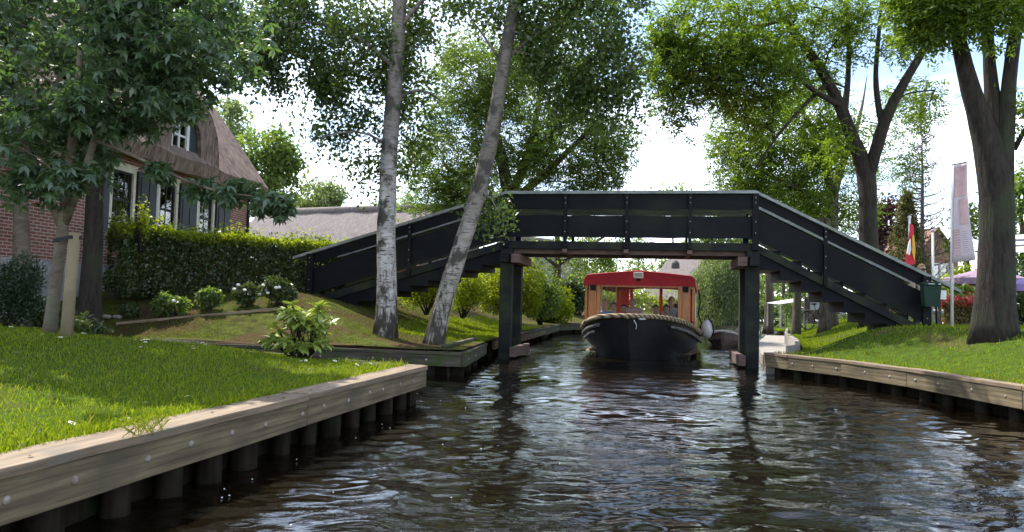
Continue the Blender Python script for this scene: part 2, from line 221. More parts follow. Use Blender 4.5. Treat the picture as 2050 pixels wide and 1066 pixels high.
# ------------------------------------------------------------------ mesh helpers
C = sc.collection
class MB:
    def __init__(s): s.v = []; s.f = []
    def add(s, vs, fs):
        b = len(s.v); s.v += [tuple(map(float, x)) for x in vs]; s.f += [tuple(i + b for i in q) for q in fs]
    def box(s, c, d, rz=0.0):
        cx, cy, cz = c; x, y, z = d[0] / 2, d[1] / 2, d[2] / 2; k, q = math.cos(rz), math.sin(rz)
        s.add([(cx + a * x * k - b * y * q, cy + a * x * q + b * y * k, cz + e * z) for e in (-1, 1) for b in (-1, 1) for a in (-1, 1)],
              [(0, 2, 3, 1), (4, 5, 7, 6), (0, 1, 5, 4), (2, 6, 7, 3), (0, 4, 6, 2), (1, 3, 7, 5)])
    def beam(s, p0, p1, w, h, up=(0, 0, 1)):
        p0 = Vector(p0); p1 = Vector(p1); d = (p1 - p0).normalized(); side = d.cross(Vector(up)).normalized(); u = side.cross(d)
        vs = [p + side * (a * w / 2) + u * (b * h / 2) for p in (p0, p1) for b in (-1, 1) for a in (-1, 1)]
        s.add(vs, [(0, 1, 3, 2), (4, 6, 7, 5), (0, 4, 5, 1), (2, 3, 7, 6), (0, 2, 6, 4), (1, 5, 7, 3)])
    def prism(s, poly, off):           # poly: 3-D points in one plane, off: thickness vector
        n = len(poly); o = np.array(off); vs = [np.array(p, float) for p in poly]; vs += [p + o for p in vs]
        s.add(vs, [tuple(range(n))[::-1], tuple(range(n, 2 * n))] + [(i, (i + 1) % n, n + (i + 1) % n, n + i) for i in range(n)])
    def tube(s, pts, rad, n=8, cap=True, wob=0.0, lobe=None):
        pts = [Vector(p) for p in pts]; k = len(pts)
        if not hasattr(rad, '__len__'): rad = [rad] * k
        ref = Vector((0.31, 0.95, 0.05)); vs = []
        for i, p in enumerate(pts):
            t = (pts[min(i + 1, k - 1)] - pts[max(i - 1, 0)])
            t = t.normalized() if t.length > 1e-9 else Vector((0, 0, 1))
            a = t.cross(ref); a = a.normalized() if a.length > 1e-3 else t.orthogonal().normalized(); b = t.cross(a)
            for j in range(n):
                q = 2 * math.pi * j / n; r = rad[i] * (1 + (random.uniform(-wob, wob) if wob else 0) + (lobe[i] * math.sin(5 * q + 0.7 + i * .05) + .5 * lobe[i] * math.sin(3 * q + 2) if lobe is not None else 0)); vs.append(p + a * (r * math.cos(q)) + b * (r * math.sin(q)))
        fs = [(i * n + j, i * n + (j + 1) % n, (i + 1) * n + (j + 1) % n, (i + 1) * n + j) for i in range(k - 1) for j in range(n)]
        if cap: fs += [tuple(range(n))[::-1], tuple(range((k - 1) * n, k * n))]
        s.add(vs, fs)
    def lathe(s, prof, c=(0, 0, 0), n=16):
        vs = [(c[0] + r * math.cos(2 * math.pi * j / n), c[1] + r * math.sin(2 * math.pi * j / n), c[2] + z) for r, z in prof for j in range(n)]
        k = len(prof); fs = [(i * n + j, i * n + (j + 1) % n, (i + 1) * n + (j + 1) % n, (i + 1) * n + j) for i in range(k - 1) for j in range(n)]
        s.add(vs, fs + [tuple(range(n))[::-1], tuple(range((k - 1) * n, k * n))])
    def ball(s, c, r, n=10, m=7, top=1.0):
        rx, ry, rz = r if hasattr(r, '__len__') else (r, r, r)
        vs = []
        for i in range(m + 1):
            a = -math.pi / 2 + math.pi * i / m
            for j in range(n):
                b = 2 * math.pi * j / n; vs.append((c[0] + rx * math.cos(a) * math.cos(b), c[1] + ry * math.cos(a) * math.sin(b), c[2] + rz * math.sin(a)))
        s.add(vs, [(i * n + j, i * n + (j + 1) % n, (i + 1) * n + (j + 1) % n, (i + 1) * n + j) for i in range(m) for j in range(n)])
    def grid(s, rows):
        k = len(rows[0]); vs = [p for r in rows for p in r]
        s.add(vs, [(i * k + j, i * k + j + 1, (i + 1) * k + j + 1, (i + 1) * k + j) for i in range(len(rows) - 1) for j in range(k - 1)])
MATW = {}
def link(o, parent, world):
    C.objects.link(o)
    if parent is not None:
        o.parent = parent
        if world and parent.name in MATW: o.matrix_parent_inverse = MATW[parent.name].inverted()
def build(mb, name, mt, parent=None, smooth=False, world=True, bevel=0):
    me = bpy.data.meshes.new(name); me.from_pydata(mb.v, [], mb.f); me.materials.append(mt); me.update()
    if smooth: me.polygons.foreach_set('use_smooth', [True] * len(me.polygons))
    o = bpy.data.objects.new(name, me); link(o, parent, world)
    if bevel:
        b = o.modifiers.new('bevel', 'BEVEL'); b.width = bevel; b.segments = 2; b.limit_method = 'ANGLE'
    return o
def build_np(name, verts, k, mt, parent=None, world=True):     # separate k-gons, k verts each
    n = len(verts) // k; me = bpy.data.meshes.new(name)
    me.vertices.add(n * k); me.vertices.foreach_set('co', np.ascontiguousarray(verts, np.float32).ravel())
    me.loops.add(n * k); me.loops.foreach_set('vertex_index', np.arange(n * k, dtype=np.int32))
    me.polygons.add(n); me.polygons.foreach_set('loop_start', np.arange(0, n * k, k, dtype=np.int32))
    me.update(calc_edges=True); me.materials.append(mt)
    o = bpy.data.objects.new(name, me); link(o, parent, world); return o
def tag(o, label, cat, group=None, kind=None):
    if label: o['label'] = label
    if cat: o['category'] = cat
    if group: o['group'] = group
    if kind: o['kind'] = kind
    return o
def E(name, label, cat, loc=(0, 0, 0), rz=0.0, group=None):
    o = bpy.data.objects.new(name, None); C.objects.link(o); o.location = loc; o.rotation_euler = (0, 0, rz); o.empty_display_size = 0.2
    MATW[o.name] = Matrix.Translation(Vector(loc)) @ Matrix.Rotation(rz, 4, 'Z'); return tag(o, label, cat, group)
def struct(o): o['kind'] = 'structure'; return o
def copytree(o, parent=None):
    c = o.copy(); C.objects.link(c)
    if parent is not None: c.parent = parent
    for ch in list(o.children): copytree(ch, c)
    return c
def sm(x): x = np.clip(x, 0, 1); return x * x * (3 - 2 * x)
# ------------------------------------------------------------------ canal outline and ground height
tip = G(845, 733, 0.45); n0 = G(0, 932, 0.45)
slope = (tip[0] - n0[0]) / (tip[1] - n0[1])
TX, TY = tip[0], tip[1]
corner = G(925, 700, 0.45); FY = corner[1]                  # front edge of the second bank
def nearx(y): return TX + slope * (y - TY)
backY = np.array([TY, TY + 0.35, TY + 1.5, FY - 0.35, FY - 0.2, FY + 1.1]); backX = np.array([TX, TX - 0.75, TX - 2.4, -6.2, -8.0, -8.0])
def lawnx(y): return np.where(y <= TY, nearx(y), np.interp(y, backY, backX))
LY = np.array([FY, 16.5, 22, 27.6, 33, 36, 42, 52, 68, 76, 80, 900]); LX = np.array([corner[0], -0.42, 0.35, 1.25, 2.1, 3.6, 7.0, 12.5, 19.5, 24, 26.2, 26.2])
RY = np.array([-8, 8.6, 11, 12.6, 13.8, 14.5, 14.62, 15.4, 18, 24, 32, 33.5, 56, 72, 80, 900]); RX = np.array([6.0, 5.92, 5.86, 5.6, 5.15, 4.95, 5.42, 5.93, 6.88, 8.83, 11.83, 11.6, 20, 26.5, 26.2, 26.2])
def leftx(y): return np.interp(y, LY, LX)
def rightx(y): return np.interp(y, RY, RX)
DITCH = [((float(backX[i]), float(backY[i])), (float(backX[i + 1]), float(backY[i + 1]))) for i in range(4)] + [((-8.0, FY + 0.14 * (corner[0] + 8)), (corner[0], FY)), ((-8.0, FY - 0.2), (-8.0, FY + 1.0))]
def ditchd(x, y):
    d = np.full(np.broadcast(x, y).shape, 1e9)
    for a, b in DITCH:
        ux, uy = b[0] - a[0], b[1] - a[1]; t = np.clip(((x - a[0]) * ux + (y - a[1]) * uy) / (ux * ux + uy * uy), 0, 1); d = np.minimum(d, np.hypot(x - a[0] - t * ux, y - a[1] - t * uy))
    return d
def zL(x, y):
    x = np.asarray(x, float); y = np.asarray(y, float)
    e = np.where(y < FY, nearx(y), leftx(y))
    z = 0.44 + 0.30 * sm(np.minimum(e - 0.35 - x, 1.8 * ditchd(x, y)) / 4.5) + 0.62 * sm((y - 0.14 * np.clip(corner[0] - x, 0, 7.2) - FY - 0.3) / 4.2) * sm((e - 0.7 - x) / 4.2) * (1 - 0.75 * sm((y - 32) / 15))
    return z + 0.02 * np.sin(x * 2.3 + y * 1.1) * sm((e - x) / 1.5)
def zR(x, y):
    x = np.asarray(x, float); y = np.asarray(y, float); e = rightx(y)
    z = 0.40 + 0.60 * sm((x - e - 0.25) / 2.4) * (1 - 0.8 * sm((y - 28) / 25))
    return z + 0.02 * np.sin(x * 2.1 + y * 1.3) * sm((x - e) / 1.5)
T = np.concatenate([[0, 0.12, 0.3, 0.55], np.arange(0.8, 14, 0.35), [14.5, 16, 18, 21, 25, 30, 40, 60, 100, 180, 320, 600]])
def sheet(name, ys, xe, zf, sgn, mt, shear=None):
    rows = []
    for y in ys:
        x = float(xe(np.array(y))) + sgn * T; yy = np.full_like(x, y)
        if shear is not None: yy = yy + shear(x, y)
        rows.append(list(zip(x, yy, zf(x, yy))))
    mb = MB(); mb.grid(rows if sgn > 0 else [r[::-1] for r in rows]); return struct(build(mb, name, mt, None, True))
def shear2(x, y): return 0.14 * np.clip(corner[0] - x, 0, 8 + corner[0]) * max(0.0, 1 - (y - FY) / 8)
ENDLAWN = FY + 0.14 * (8 + corner[0])
ys_far = [FY, FY + 0.12] + list(np.arange(FY + 0.3, 34, 0.4)) + list(np.arange(34.5, 82, 1.5)) + [84, 90, 100, 120, 150, 200, 300, 500, 900]
ysl = list(np.arange(-8, TY, 0.4)) + [TY] + list(np.arange(TY + 0.1, FY - 0.2, 0.15)) + [FY - 0.2, FY, FY + 0.4, ENDLAWN]
sheet('lawn_ground', ysl, lawnx, zL, -1, M['soil'])
sheet('bank_ground', ys_far, leftx, zL, -1, M['moss'], shear2)
ysr = list(np.arange(-8, 14.4, 0.4)) + [14.5, 14.62, 14.8] + list(np.arange(15.0, 34, 0.4)) + list(np.arange(34.5, 82, 1.5)) + [84, 90, 100, 120, 150, 200, 300, 500, 900]
sheet('right_bank_ground', ysr, rightx, zR, 1, M['soil'])
# ------------------------------------------------------------------ water
def waves(X, Y):
    r = np.random.default_rng(5); h = np.zeros_like(X)
    for i in range(56):
        lam = 0.10 * (0.7 / 0.10) ** (r.random()); k = 2 * math.pi / lam
        a = r.normal(math.pi / 2, 0.7); ph = r.random() * 6.283
        amp = 0.0021 * (lam / 0.5) ** 1.0 * (0.6 + 0.8 * r.random())
        wob = 0.5 * np.sin(X * 0.9 + i) + 0.5 * np.sin(Y * 0.7 + 2 * i)
        env = 0.55 + 0.45 * np.sin(X * 0.5 * r.normal() + Y * 0.45 * r.normal() + r.random() * 6)
        h += amp * env * np.sin(k * (X * math.cos(a) + Y * math.sin(a)) + ph + 0.9 * wob)
    return h
wy = [-8, -2]; y = 1.4
while y < 90: wy.append(y); y *= 1.0062
wy += [140]
wx = np.concatenate([np.linspace(-10, -3.2, 50), np.linspace(-3.18, 6.4, 400), np.linspace(6.5, 32, 90)])
X, Yg = np.meshgrid(wx, np.array(wy)); Zw = waves(X, Yg) * np.clip(14 / np.maximum(Yg, 14), 0.25, 1)
mb = MB(); mb.grid([list(zip(X[i], Yg[i], Zw[i])) for i in range(len(wy))])
def watermat():
    mt, t, o = newmat('canal_water'); b = N(t, 'ShaderNodeBsdfPrincipled'); t.links.new(b.outputs[0], o.inputs[0])
    b.inputs['Base Color'].default_value = (0.006, 0.0042, 0.002, 1); b.inputs['Roughness'].default_value = 0.03; b.inputs['IOR'].default_value = 1.33
    tc = N(t, 'ShaderNodeTexCoord'); prev = None
    en = N(t, 'ShaderNodeTexNoise'); en.inputs['Scale'].default_value = 0.45; en.inputs['Detail'].default_value = 3; t.links.new(tc.outputs['Object'], en.inputs[0])
    er = N(t, 'ShaderNodeMapRange'); er.inputs[1].default_value = 0.38; er.inputs[2].default_value = 0.6; er.inputs[3].default_value = 0.12; er.inputs[4].default_value = 1.0; t.links.new(en.outputs[0], er.inputs[0])
    for sc_, st, dist, s in ((5.0, (0.7, 1.2, 1), 0.010, 1.0), (13, (0.75, 1.25, 1), 0.007, 1.0), (30, (0.8, 1.2, 1), 0.0022, 1.0)):
        mp = N(t, 'ShaderNodeMapping'); mp.inputs['Scale'].default_value = st; t.links.new(tc.outputs['Object'], mp.inputs[0])
        n = N(t, 'ShaderNodeTexNoise'); n.inputs['Scale'].default_value = sc_; n.inputs['Detail'].default_value = 3; n.inputs['Distortion'].default_value = 0.6; t.links.new(mp.outputs[0], n.inputs[0])
        mu = N(t, 'ShaderNodeMath', operation='MULTIPLY'); t.links.new(n.outputs[0], mu.inputs[0]); t.links.new(er.outputs[0], mu.inputs[1])
        bp = N(t, 'ShaderNodeBump'); bp.inputs['Strength'].default_value = s; bp.inputs['Distance'].default_value = dist; t.links.new(mu.outputs[0], bp.inputs['Height'])
        if prev: t.links.new(prev, bp.inputs['Normal'])
        prev = bp.outputs[0]
    t.links.new(prev, b.inputs['Normal']); return mt
struct(build(mb, 'canal_water', watermat(), None, True))
# ------------------------------------------------------------------ bank edging (retaining timber)
def board(p0, p1, w, h, name, mt, parent, bevel=0.006):       # a plank whose local X runs along it
    p0 = np.array(p0, float); p1 = np.array(p1, float); d = p1 - p0; L = float(np.linalg.norm(d)); mb = MB(); nseg = max(2, int(L / 0.35)); xs = np.linspace(0, L, nseg + 1)
    jj = [random.uniform(-0.006, 0.006) for _ in xs]
    rows = [[(x, a * w / 2 + (j if a > 0 else 0), b * h / 2 + j * 0.5) for a, b in ((-1, -1), (1, -1), (1, 1), (-1, 1), (-1, -1))] for x, j in zip(xs, jj)]
    vs = [p for r in rows for p in r[:4]]; fs = [(i * 4 + j, (i + 1) * 4 + j, (i + 1) * 4 + (j + 1) % 4, i * 4 + (j + 1) % 4) for i in range(nseg) for j in range(4)]
    fs += [(0, 1, 2, 3), (nseg * 4 + 3, nseg * 4 + 2, nseg * 4 + 1, nseg * 4)]
    mb.add(vs, fs); o = build(mb, name, mt, parent, False, True, bevel)
    rz = math.atan2(d[1], d[0]); ry = -math.asin(d[2] / L)
    o.location = p0; o.rotation_euler = (0, ry, rz); return o
def edging(name, label, pts, ztop, hb, side, mt, mtop, piles=0.55, capw=0.26, bolts=True, pile_r=0.085, pile_off=0.10, capt=0.05):
    """timber edging along pts (x,y); side=+1 means water lies to the right of travel"""
    root = E(name, label, 'canal edging', (pts[0][0], pts[0][1], 0)); acc = 0.2
    for (a, b) in zip(pts[:-1], pts[1:]):
        a = np.array(a); b = np.array(b); d = (b - a) / np.linalg.norm(b - a); nrm = np.array([d[1], -d[0]]) * side; L = np.linalg.norm(b - a)
        nb = max(1, round(L / 3.2)); js = np.linspace(0, L, nb + 1)
        for s0, s1 in zip(js[:-1], js[1:]):
            p0 = a + d * (s0 + 0.004); p1 = a + d * (s1 - 0.004)
            zz = random.uniform(-0.004, 0.004)
            board((*(p0 + nrm * 0.03), ztop - capt - hb / 2 + zz), (*(p1 + nrm * 0.03), ztop - capt - hb / 2 + zz), 0.06, hb, 'face_plank', mt, root)
            if capw: board((*(p0 - nrm * (capw / 2 - 0.075)), ztop - capt / 2 + 0.002 + zz), (*(p1 - nrm * (capw / 2 - 0.075)), ztop - capt / 2 + 0.002 + zz), capw, capt, 'cap_plank', mtop, root)
        s = acc
        while s < L - 0.05:
            p = a + d * s - nrm * pile_off; mb = MB(); k = pile_r * random.uniform(0.85, 1.1)
            mb.tube([(p[0], p[1], -0.8), (p[0], p[1], 0.1), (p[0], p[1], ztop - capt - 0.01)], [k * 1.02, k, k * 0.96], 10, True, 0.03); build(mb, 'pile', M['pile'], root, True)
            if bolts:
                q = a + d * (s + random.uniform(-0.05, 0.05)) + nrm * 0.06; mb = MB(); zc = ztop - capt - hb * random.uniform(0.38, 0.5)
                c = np.array([q[0], q[1], zc]); e1 = np.array([nrm[0], nrm[1], 0])
                mb.tube([c - e1 * 0.01, c + e1 * 0.006, c + e1 * 0.013], [0.022, 0.020, 0.009], 10); build(mb, 'bolt', M['bolt'], root, True)
            s += piles * random.uniform(0.85, 1.15)
        acc = max(0.1, s - L)
        # dark backing sheet behind the piles keeps the soil in
        q0 = a - nrm * (pile_off + 0.12); q1 = b - nrm * (pile_off + 0.12); mb = MB(); mb.beam((*q0, -0.2), (*q1, -0.2), 0.04, 2 * (ztop - capt) * 0.5 + 0.5); build(mb, 'back_sheet', M['pile'], root)
    return root
edging('timber_edging', 'long weathered plank edging on piles along the near left lawn', [(float(nearx(-3)), -3.0), (TX, TY), (backX[1], backY[1])], 0.455, 0.20, 1, M['plank'], M['plank_top'], 0.46, 0.27)
edging('timber_edging', 'dark edging along the shaded ditch side of the near left lawn', [(backX[1], backY[1]), (backX[2], backY[2]), (backX[3], backY[3]), (-8, FY - 0.2)], 0.455, 0.2, 1, M['plank_old'], M['plank_old'], 1.1, 0.12, False)
fl = [(x, FY + 0.14 * (corner[0] - x)) for x in (-8.0, -4.2, corner[0])]
edging('timber_edging', 'low mossy plank edging in front of the two birches', fl + [(-0.55, 15.9)], 0.40, 0.19, 1, M['plank_old'], M['plank_old'], 0.9, 0.13, True)
edging('timber_edging', 'raised second row of mossy planks behind the edging by the left bridge post', [(corner[0] - 0.35, FY + 0.35), (-0.75, 16.0)], 0.50, 0.13, 1, M['plank_old'], M['plank_old'], 1.5, 0.1, False)
edging('timber_edging', 'far left bank edging beyond the bridge, beside the tour boat', [(-0.42, 17.4), (0.35, 22), (1.25, 27.6)], 0.42, 0.2, 1, M['plank'], M['plank_old'], 1.2, 0.16, False)
edging('timber_edging', 'distant dark edging where the canal bends behind the tour boat', [(1.25, 27.6), (2.1, 33), (3.6, 36), (7, 42), (12.5, 52), (19.5, 68), (24, 76), (26.2, 80)], 0.42, 0.22, 1, M['plank_old'], M['plank_old'], 4, 0.14, False)
edging('timber_edging', 'sunlit plank edging along the right grass bank', [(6.0, -3), (5.92, 8.6), (5.86, 11.0), (5.6, 12.6), (5.15, 13.8), (4.95, 14.5)], 0.43, 0.22, -1, M['plank'], M['plank_top'], 0.62, 0.2)
# stone quay on the right beyond the bridge
q = E('stone_quay', 'low pale stone quay on the right beyond the bridge post', 'quay', (5.2, 15, 0)); mb = MB()
qp = [(4.98, 14.62), (5.3, 15.4), (6.0, 18), (7.9, 24), (10.9, 32)]; qq = [(5.4, 14.62), (5.9, 15.4), (6.85, 18), (8.8, 24), (11.8, 32)]
for i in range(len(qp) - 1):
    mb.prism([(*qp[i], -0.5), (*qp[i + 1], -0.5), (*qq[i + 1], -0.5), (*qq[i], -0.5)], (0, 0, 0.72))
build(mb, 'landing', M['stone'], q); mb = MB()
for i in range(len(qq) - 1):
    a = np.array(qq[i]); b = np.array(qq[i + 1]); k = max(1, round(np.linalg.norm(b - a) / 0.9))
    for j in range(k): p0 = a + (b - a) * (j + 0.01) / k; p1 = a + (b - a) * (j + 0.98) / k; mb.beam((*p0, 0.35), (*p1, 0.35), 0.08, random.uniform(0.40, 0.46))
build(mb, 'upright_slabs', M['stone'], q)
# ------------------------------------------------------------------ leaves, trees, bushes
def unit(n):
    v = rng.normal(size=(n, 3)); return v / np.linalg.norm(v, axis=1, keepdims=True)
def nrmz(v): return v / np.maximum(np.linalg.norm(v, axis=1, keepdims=True), 1e-9)
def leafverts(c, a, nr, L, W, fold=0.12):
    s = nrmz(np.cross(a, nr)); nn = np.cross(s, a); L = np.asarray(L).reshape(-1, 1); W = np.asarray(W).reshape(-1, 1)
    v = np.stack([c, c + a * L * 0.42 + s * W * 0.5 + nn * W * fold, c + a * L - nn * L * 0.12, c + a * L * 0.42 - s * W * 0.5 + nn * W * fold], 1)
    return v.reshape(-1, 3)
def leaf_single(c, L, W, droop=0.3, flat=0.6):
    n = len(c); a = nrmz(unit(n) + np.array([0, 0, -droop])); nr = nrmz(unit(n) * (1 - flat) + np.array([0, 0, flat])); k = rng.uniform(0.7, 1.25, n)
    return leafverts(c, a, nr, L * k, W * k)
def leaf_pinnate(c, L, W, rach=0.24, m=7):
    n = len(c); a = nrmz(unit(n) * np.array([1, 1, 0.6]) + np.array([0, 0, -0.25])); nr = nrmz(unit(n) * 0.6 + np.array([0, 0, 1.0])); s = nrmz(np.cross(a, nr)); out = []
    for j in range(m):
        t = (j // 2 + 1) / (m // 2 + 1); sg = (1 if j % 2 else -1)
        if j == m - 1: d = a; t = 1
        else: d = nrmz(a * 0.55 + s * sg + rng.normal(size=(n, 3)) * 0.15)
        k = rng.uniform(0.8, 1.15, n); out.append(leafverts(c + a * (rach * t), d, nrmz(nr + rng.normal(size=(n, 3)) * 0.25), L * k, W * k))
    return np.concatenate(out)
def leaf_palmate(c, L, W, m=7):
    n = len(c); ax = nrmz(unit(n) * 0.7 + np.array([0, 0, 0.9])); t1 = nrmz(np.cross(ax, unit(n))); t2 = np.cross(ax, t1); out = []
    for j in range(m):
        q = 2 * math.pi * j / m + rng.normal(0, 0.25, n)
        d = nrmz(t1 * np.cos(q)[:, None] + t2 * np.sin(q)[:, None] - ax * rng.uniform(0.05, 0.55, (n, 1)) - np.array([0, 0, 0.15])); k = rng.uniform(0.65, 1.15, n)
        out.append(leafverts(c, d, ax, L * k, W * k))
    return np.concatenate(out)
LEAF = dict(single=leaf_single, pinnate=leaf_pinnate, palmate=leaf_palmate)
def trunkline(px, Y, dy=None):      # [(px,py,width)] at depth Y -> resampled world polyline with radii
    k = [np.append(P(a, b, Y + (dy[i] if dy else 0)), w * 0.86 / 2 * Y / FPX / math.sqrt(1 + ((a - 1025) / FPX) ** 2)) for i, (a, b, w) in enumerate(px)]
    return np.array(k)
def resample(pl, step=0.25, jit=0.0):
    out = [pl[0]]
    for a, b in zip(pl[:-1], pl[1:]):
        n = max(1, int(np.linalg.norm(b[:3] - a[:3]) / step))
        for i in range(1, n + 1): out.append(a + (b - a) * i / n)
    o = np.array(out)
    if len(o) > 4:
        for _ in range(2): o[1:-1] = 0.25 * o[:-2] + 0.5 * o[1:-1] + 0.25 * o[2:]
    if jit: o[1:, :2] += rng.normal(0, jit, (len(o) - 1, 2))
    return o
SUNNY = [((6.6, 9.2, .8), 0.8), ((7.6, 10.6, .9), 0.7), ((6.4, 12.2, .8), 0.8), ((7.4, 16.8, .9), 0.8), ((7.0, 20.0, .8), 0.9), ((8.6, 22.0, .9), 0.8), ((-3.05, 10.5, 1.0), 0.85), ((-1.7, 8.3, .5), 0.6), ((-0.9, 17.2, .7), 0.9), ((-4.5, 18.5, 2.7), 0.7), ((-6.3, 17.0, 2.7), 0.7), ((-2.6, 14.4, 1.6), 0.5), ((-3.6, 5.0, .6), 0.7)]
def cat4(*a):   # join clump sets; (set, radius) overrides the leaf spread of its clumps
    return np.concatenate([np.hstack([x[0], np.full((len(x[0]), 1), x[1])]) if isinstance(x, tuple) else np.hstack([x, np.zeros((len(x), 1))]) for x in a])
def ell(px, py, rx, ry, Y, rd, n, shell=0.45):       # clump centres in an ellipsoid seen at (px,py) with pixel radii, at distance Y
    c = P(px, py, Y); u = unit(n) * (rng.random((n, 1)) ** (1 / 3) * (1 - shell) + shell)
    return c + u * np.array([rx * Y / FPX, rd, ry * Y / FPX])
def tree(name, label, lines, clumps, leaf, lm, bm, per=60, cr=0.45, L=0.08, W=0.05, group=None, cat='tree', tip=0.006, flat=1.0, step=0.25, minz=0.0, nseg=5, trunk_n=12, expo=0.46, **kw):
    CRV = None
    if len(clumps):        # gaps in the crowns where the photograph shows sun reaching the ground
        keep = np.ones(len(clumps), bool); sv = np.array(sdir)
        for q, rr in SUNNY:
            d = clumps[:, :3] - np.array(q); t = d @ sv; keep &= ~((np.linalg.norm(d - t[:, None] * sv, axis=1) < rr) & (t > 1.2))
        clumps = clumps[keep]
    if len(clumps) and np.shape(clumps)[1] == 4: CRV = np.where(clumps[:, 3] > 0, clumps[:, 3], cr); clumps = clumps[:, :3]
    base = lines[0][0]; root = E(name, label, cat, tuple(base[:3]), 0, group)
    mb = MB(); nodes = []; 
    for li, l in enumerate(lines):
        l = resample(l, step); nn = trunk_n if l[0][3] > 0.06 else 7
        mb.tube([p[:3] for p in l], list(l[:, 3]), nn if l[0][3] < 0.2 else 28, True, 0.05 if l[0][3] > 0.05 else 0, [0.03 + 0.11 * math.exp(-max(0, p[2] - base[2]) / 0.35) for p in l] if l[0][3] > 0.15 else None)
        nodes += [p[:3] for p in l if p[2] > minz + base[2]]
    build(mb, 'trunk', bm, root, True)
    nodes = [np.array(p) for p in nodes]; par = [-1] * len(nodes); nt0 = len(nodes); arr = np.array(nodes); cl = []
    if len(clumps):
        dmin = np.array([np.min(np.linalg.norm(arr - c, axis=1)) for c in clumps])
        for ci in np.argsort(dmin):
            c = clumps[ci]; d = arr - c; dist = np.linalg.norm(d, axis=1) + 0.8 * np.maximum(d[:, 2] + 0.15 * np.linalg.norm(d[:, :2], axis=1), 0)
            j = int(np.argmin(dist)); p0 = arr[j]; Ld = np.linalg.norm(c - p0); k = max(3, int(Ld / 0.3)); k = min(k, 14)
            sag = np.array([0, 0, 0.10 * Ld]); newp = []
            wob = rng.normal(0, 0.035 * Ld, (k, 3)); prev = j
            for i in range(1, k + 1):
                t = i / k; q = p0 + (c - p0) * t + sag * math.sin(math.pi * t) * 1.0 + wob[i - 1] * (1 if i < k else 0.3)
                newp.append(q); par.append(prev); prev = nt0 + len(nodes) - nt0 + len(newp) - 1
            nodes += newp; arr = np.vstack([arr, np.array(newp)]); cl.append((c, len(nodes) - 1))
        cnt = np.zeros(len(nodes))
        for c, k in cl: cnt[k] += 1
        for k in range(len(nodes) - 1, nt0 - 1, -1):
            if par[k] >= nt0: cnt[par[k]] += cnt[k]
        mb = MB(); rad = tip * np.maximum(cnt, 1) ** expo; child = {}
        for k in range(nt0, len(nodes)): child.setdefault(par[k], []).append(k)
        done = set()
        for k in range(nt0, len(nodes)):
            if k in done: continue
            ch = [par[k], k]; rr = [min(rad[k] * 1.15, 0.2), rad[k]]; done.add(k); cur = k
            while cur in child:
                nx = [q for q in child[cur] if q not in done]
                if not nx: break
                nx = max(nx, key=lambda q: cnt[q]); ch.append(nx); rr.append(rad[nx]); done.add(nx); cur = nx
            rr[-1] *= 0.5; mb.tube([nodes[q] for q in ch], rr, nseg if max(rr) > 0.02 else 4, False)
        build(mb, 'branches', bm, root, True)
        n = len(clumps); idx = np.repeat(np.arange(n), per); crs = np.repeat(CRV[:, None], per, 0) if CRV is not None else cr; off = unit(n * per) * (rng.random((n * per, 1)) ** 0.5) * crs * np.array([1, 1, flat]) * np.repeat(rng.uniform(0.6, 1.3, n), per)[:, None]
        pts = np.asarray(clumps)[idx] + off
        build_np('foliage', LEAF[leaf](pts, L, W, **kw), 4, lm, root)
    return root
def bush(name, label, c, r, lm, n=2500, L=0.06, W=0.04, leaf='single', cat='shrub', group=None, stem=True, lumps=14, shell=0.8, sq=1.0, stem_mat='bark_dark', **kw):
    """a shrub: stems plus leaves spread in lumpy shells; c = centre of the base"""
    c = np.array(c, float); root = E(name, label, cat, tuple(c), 0, group); rx, ry, rz = r
    a_ = rng.random(lumps) * 6.283; q_ = np.sqrt(rng.random(lumps)); u = np.stack([q_ * np.cos(a_), q_ * np.sin(a_), rng.uniform(-0.95, 1.2, lumps) * (1 - .45 * q_ ** 2)], 1);  lc = c + np.array([0, 0, rz * 0.5]) + u * np.array([rx, ry, rz * 0.5]) * 0.62; lr = rng.uniform(0.34, 0.55, lumps)
    idx = rng.integers(0, lumps, n); v = unit(n) * (shell + (1 - shell) * rng.random((n, 1))) * rng.uniform(0.75, 1.12, (n, 1)); pts = lc[idx] + v * lr[idx][:, None] * np.array([rx, ry, rz * 0.55])
    pts[:, 2] = np.maximum(pts[:, 2], c[2] + 0.03)
    mb = MB()
    for k in range(min(9, lumps)):
        e = lc[k]; mb.tube([c + np.array([random.uniform(-.06, .06), random.uniform(-.06, .06), -0.05]), c + (e - c) * 0.5 + rng.normal(0, 0.04, 3), e], [0.02 * (rz + 0.3), 0.013 * (rz + 0.3), 0.005], 5)
    build(mb, 'stem', M[stem_mat], root, True)
    build_np('foliage', LEAF[leaf](pts, L, W, **kw), 4, lm, root); return root
# ------------------------------------------------------------------ footbridge
bl = P(1015, 600, 17.0)[:2]; br_ = P(1512, 600, 16.0)[:2]; be = (br_ - bl) / np.linalg.norm(br_ - bl); bn = np.array([be[1], -be[0]])   # bn points to the camera
def BP(px, py):                    # pixel -> (s, z) on the bridge's near face
    d = ray(px, py); t = np.dot(bl - CC[:2], bn) / np.dot(d[:2], bn); p = CC + d * t; return np.dot(p[:2] - bl, be), p[2]
BW = 1.55
def B3(s, z, n=0.0): q = bl + be * s - bn * n; return np.array([q[0], q[1], z])   # n = distance back from the near face
sA, zA = BP(590, 514); sB, zB1 = BP(1015, 379); sC, zB2 = BP(1512, 388); sD, zD = BP(1921, 581); zB = (zB1 + zB2) / 2
PROF = [(sA, zA), (sB, zB), (sC, zB), (sD, zD)]
def railz(s): return float(np.interp(s, [p[0] for p in PROF], [p[1] for p in PROF]))
bridge = E('footbridge', 'black timber footbridge with pale handrail and stepped ramps arching over the canal', 'bridge', tuple(B3(sB, 0)))
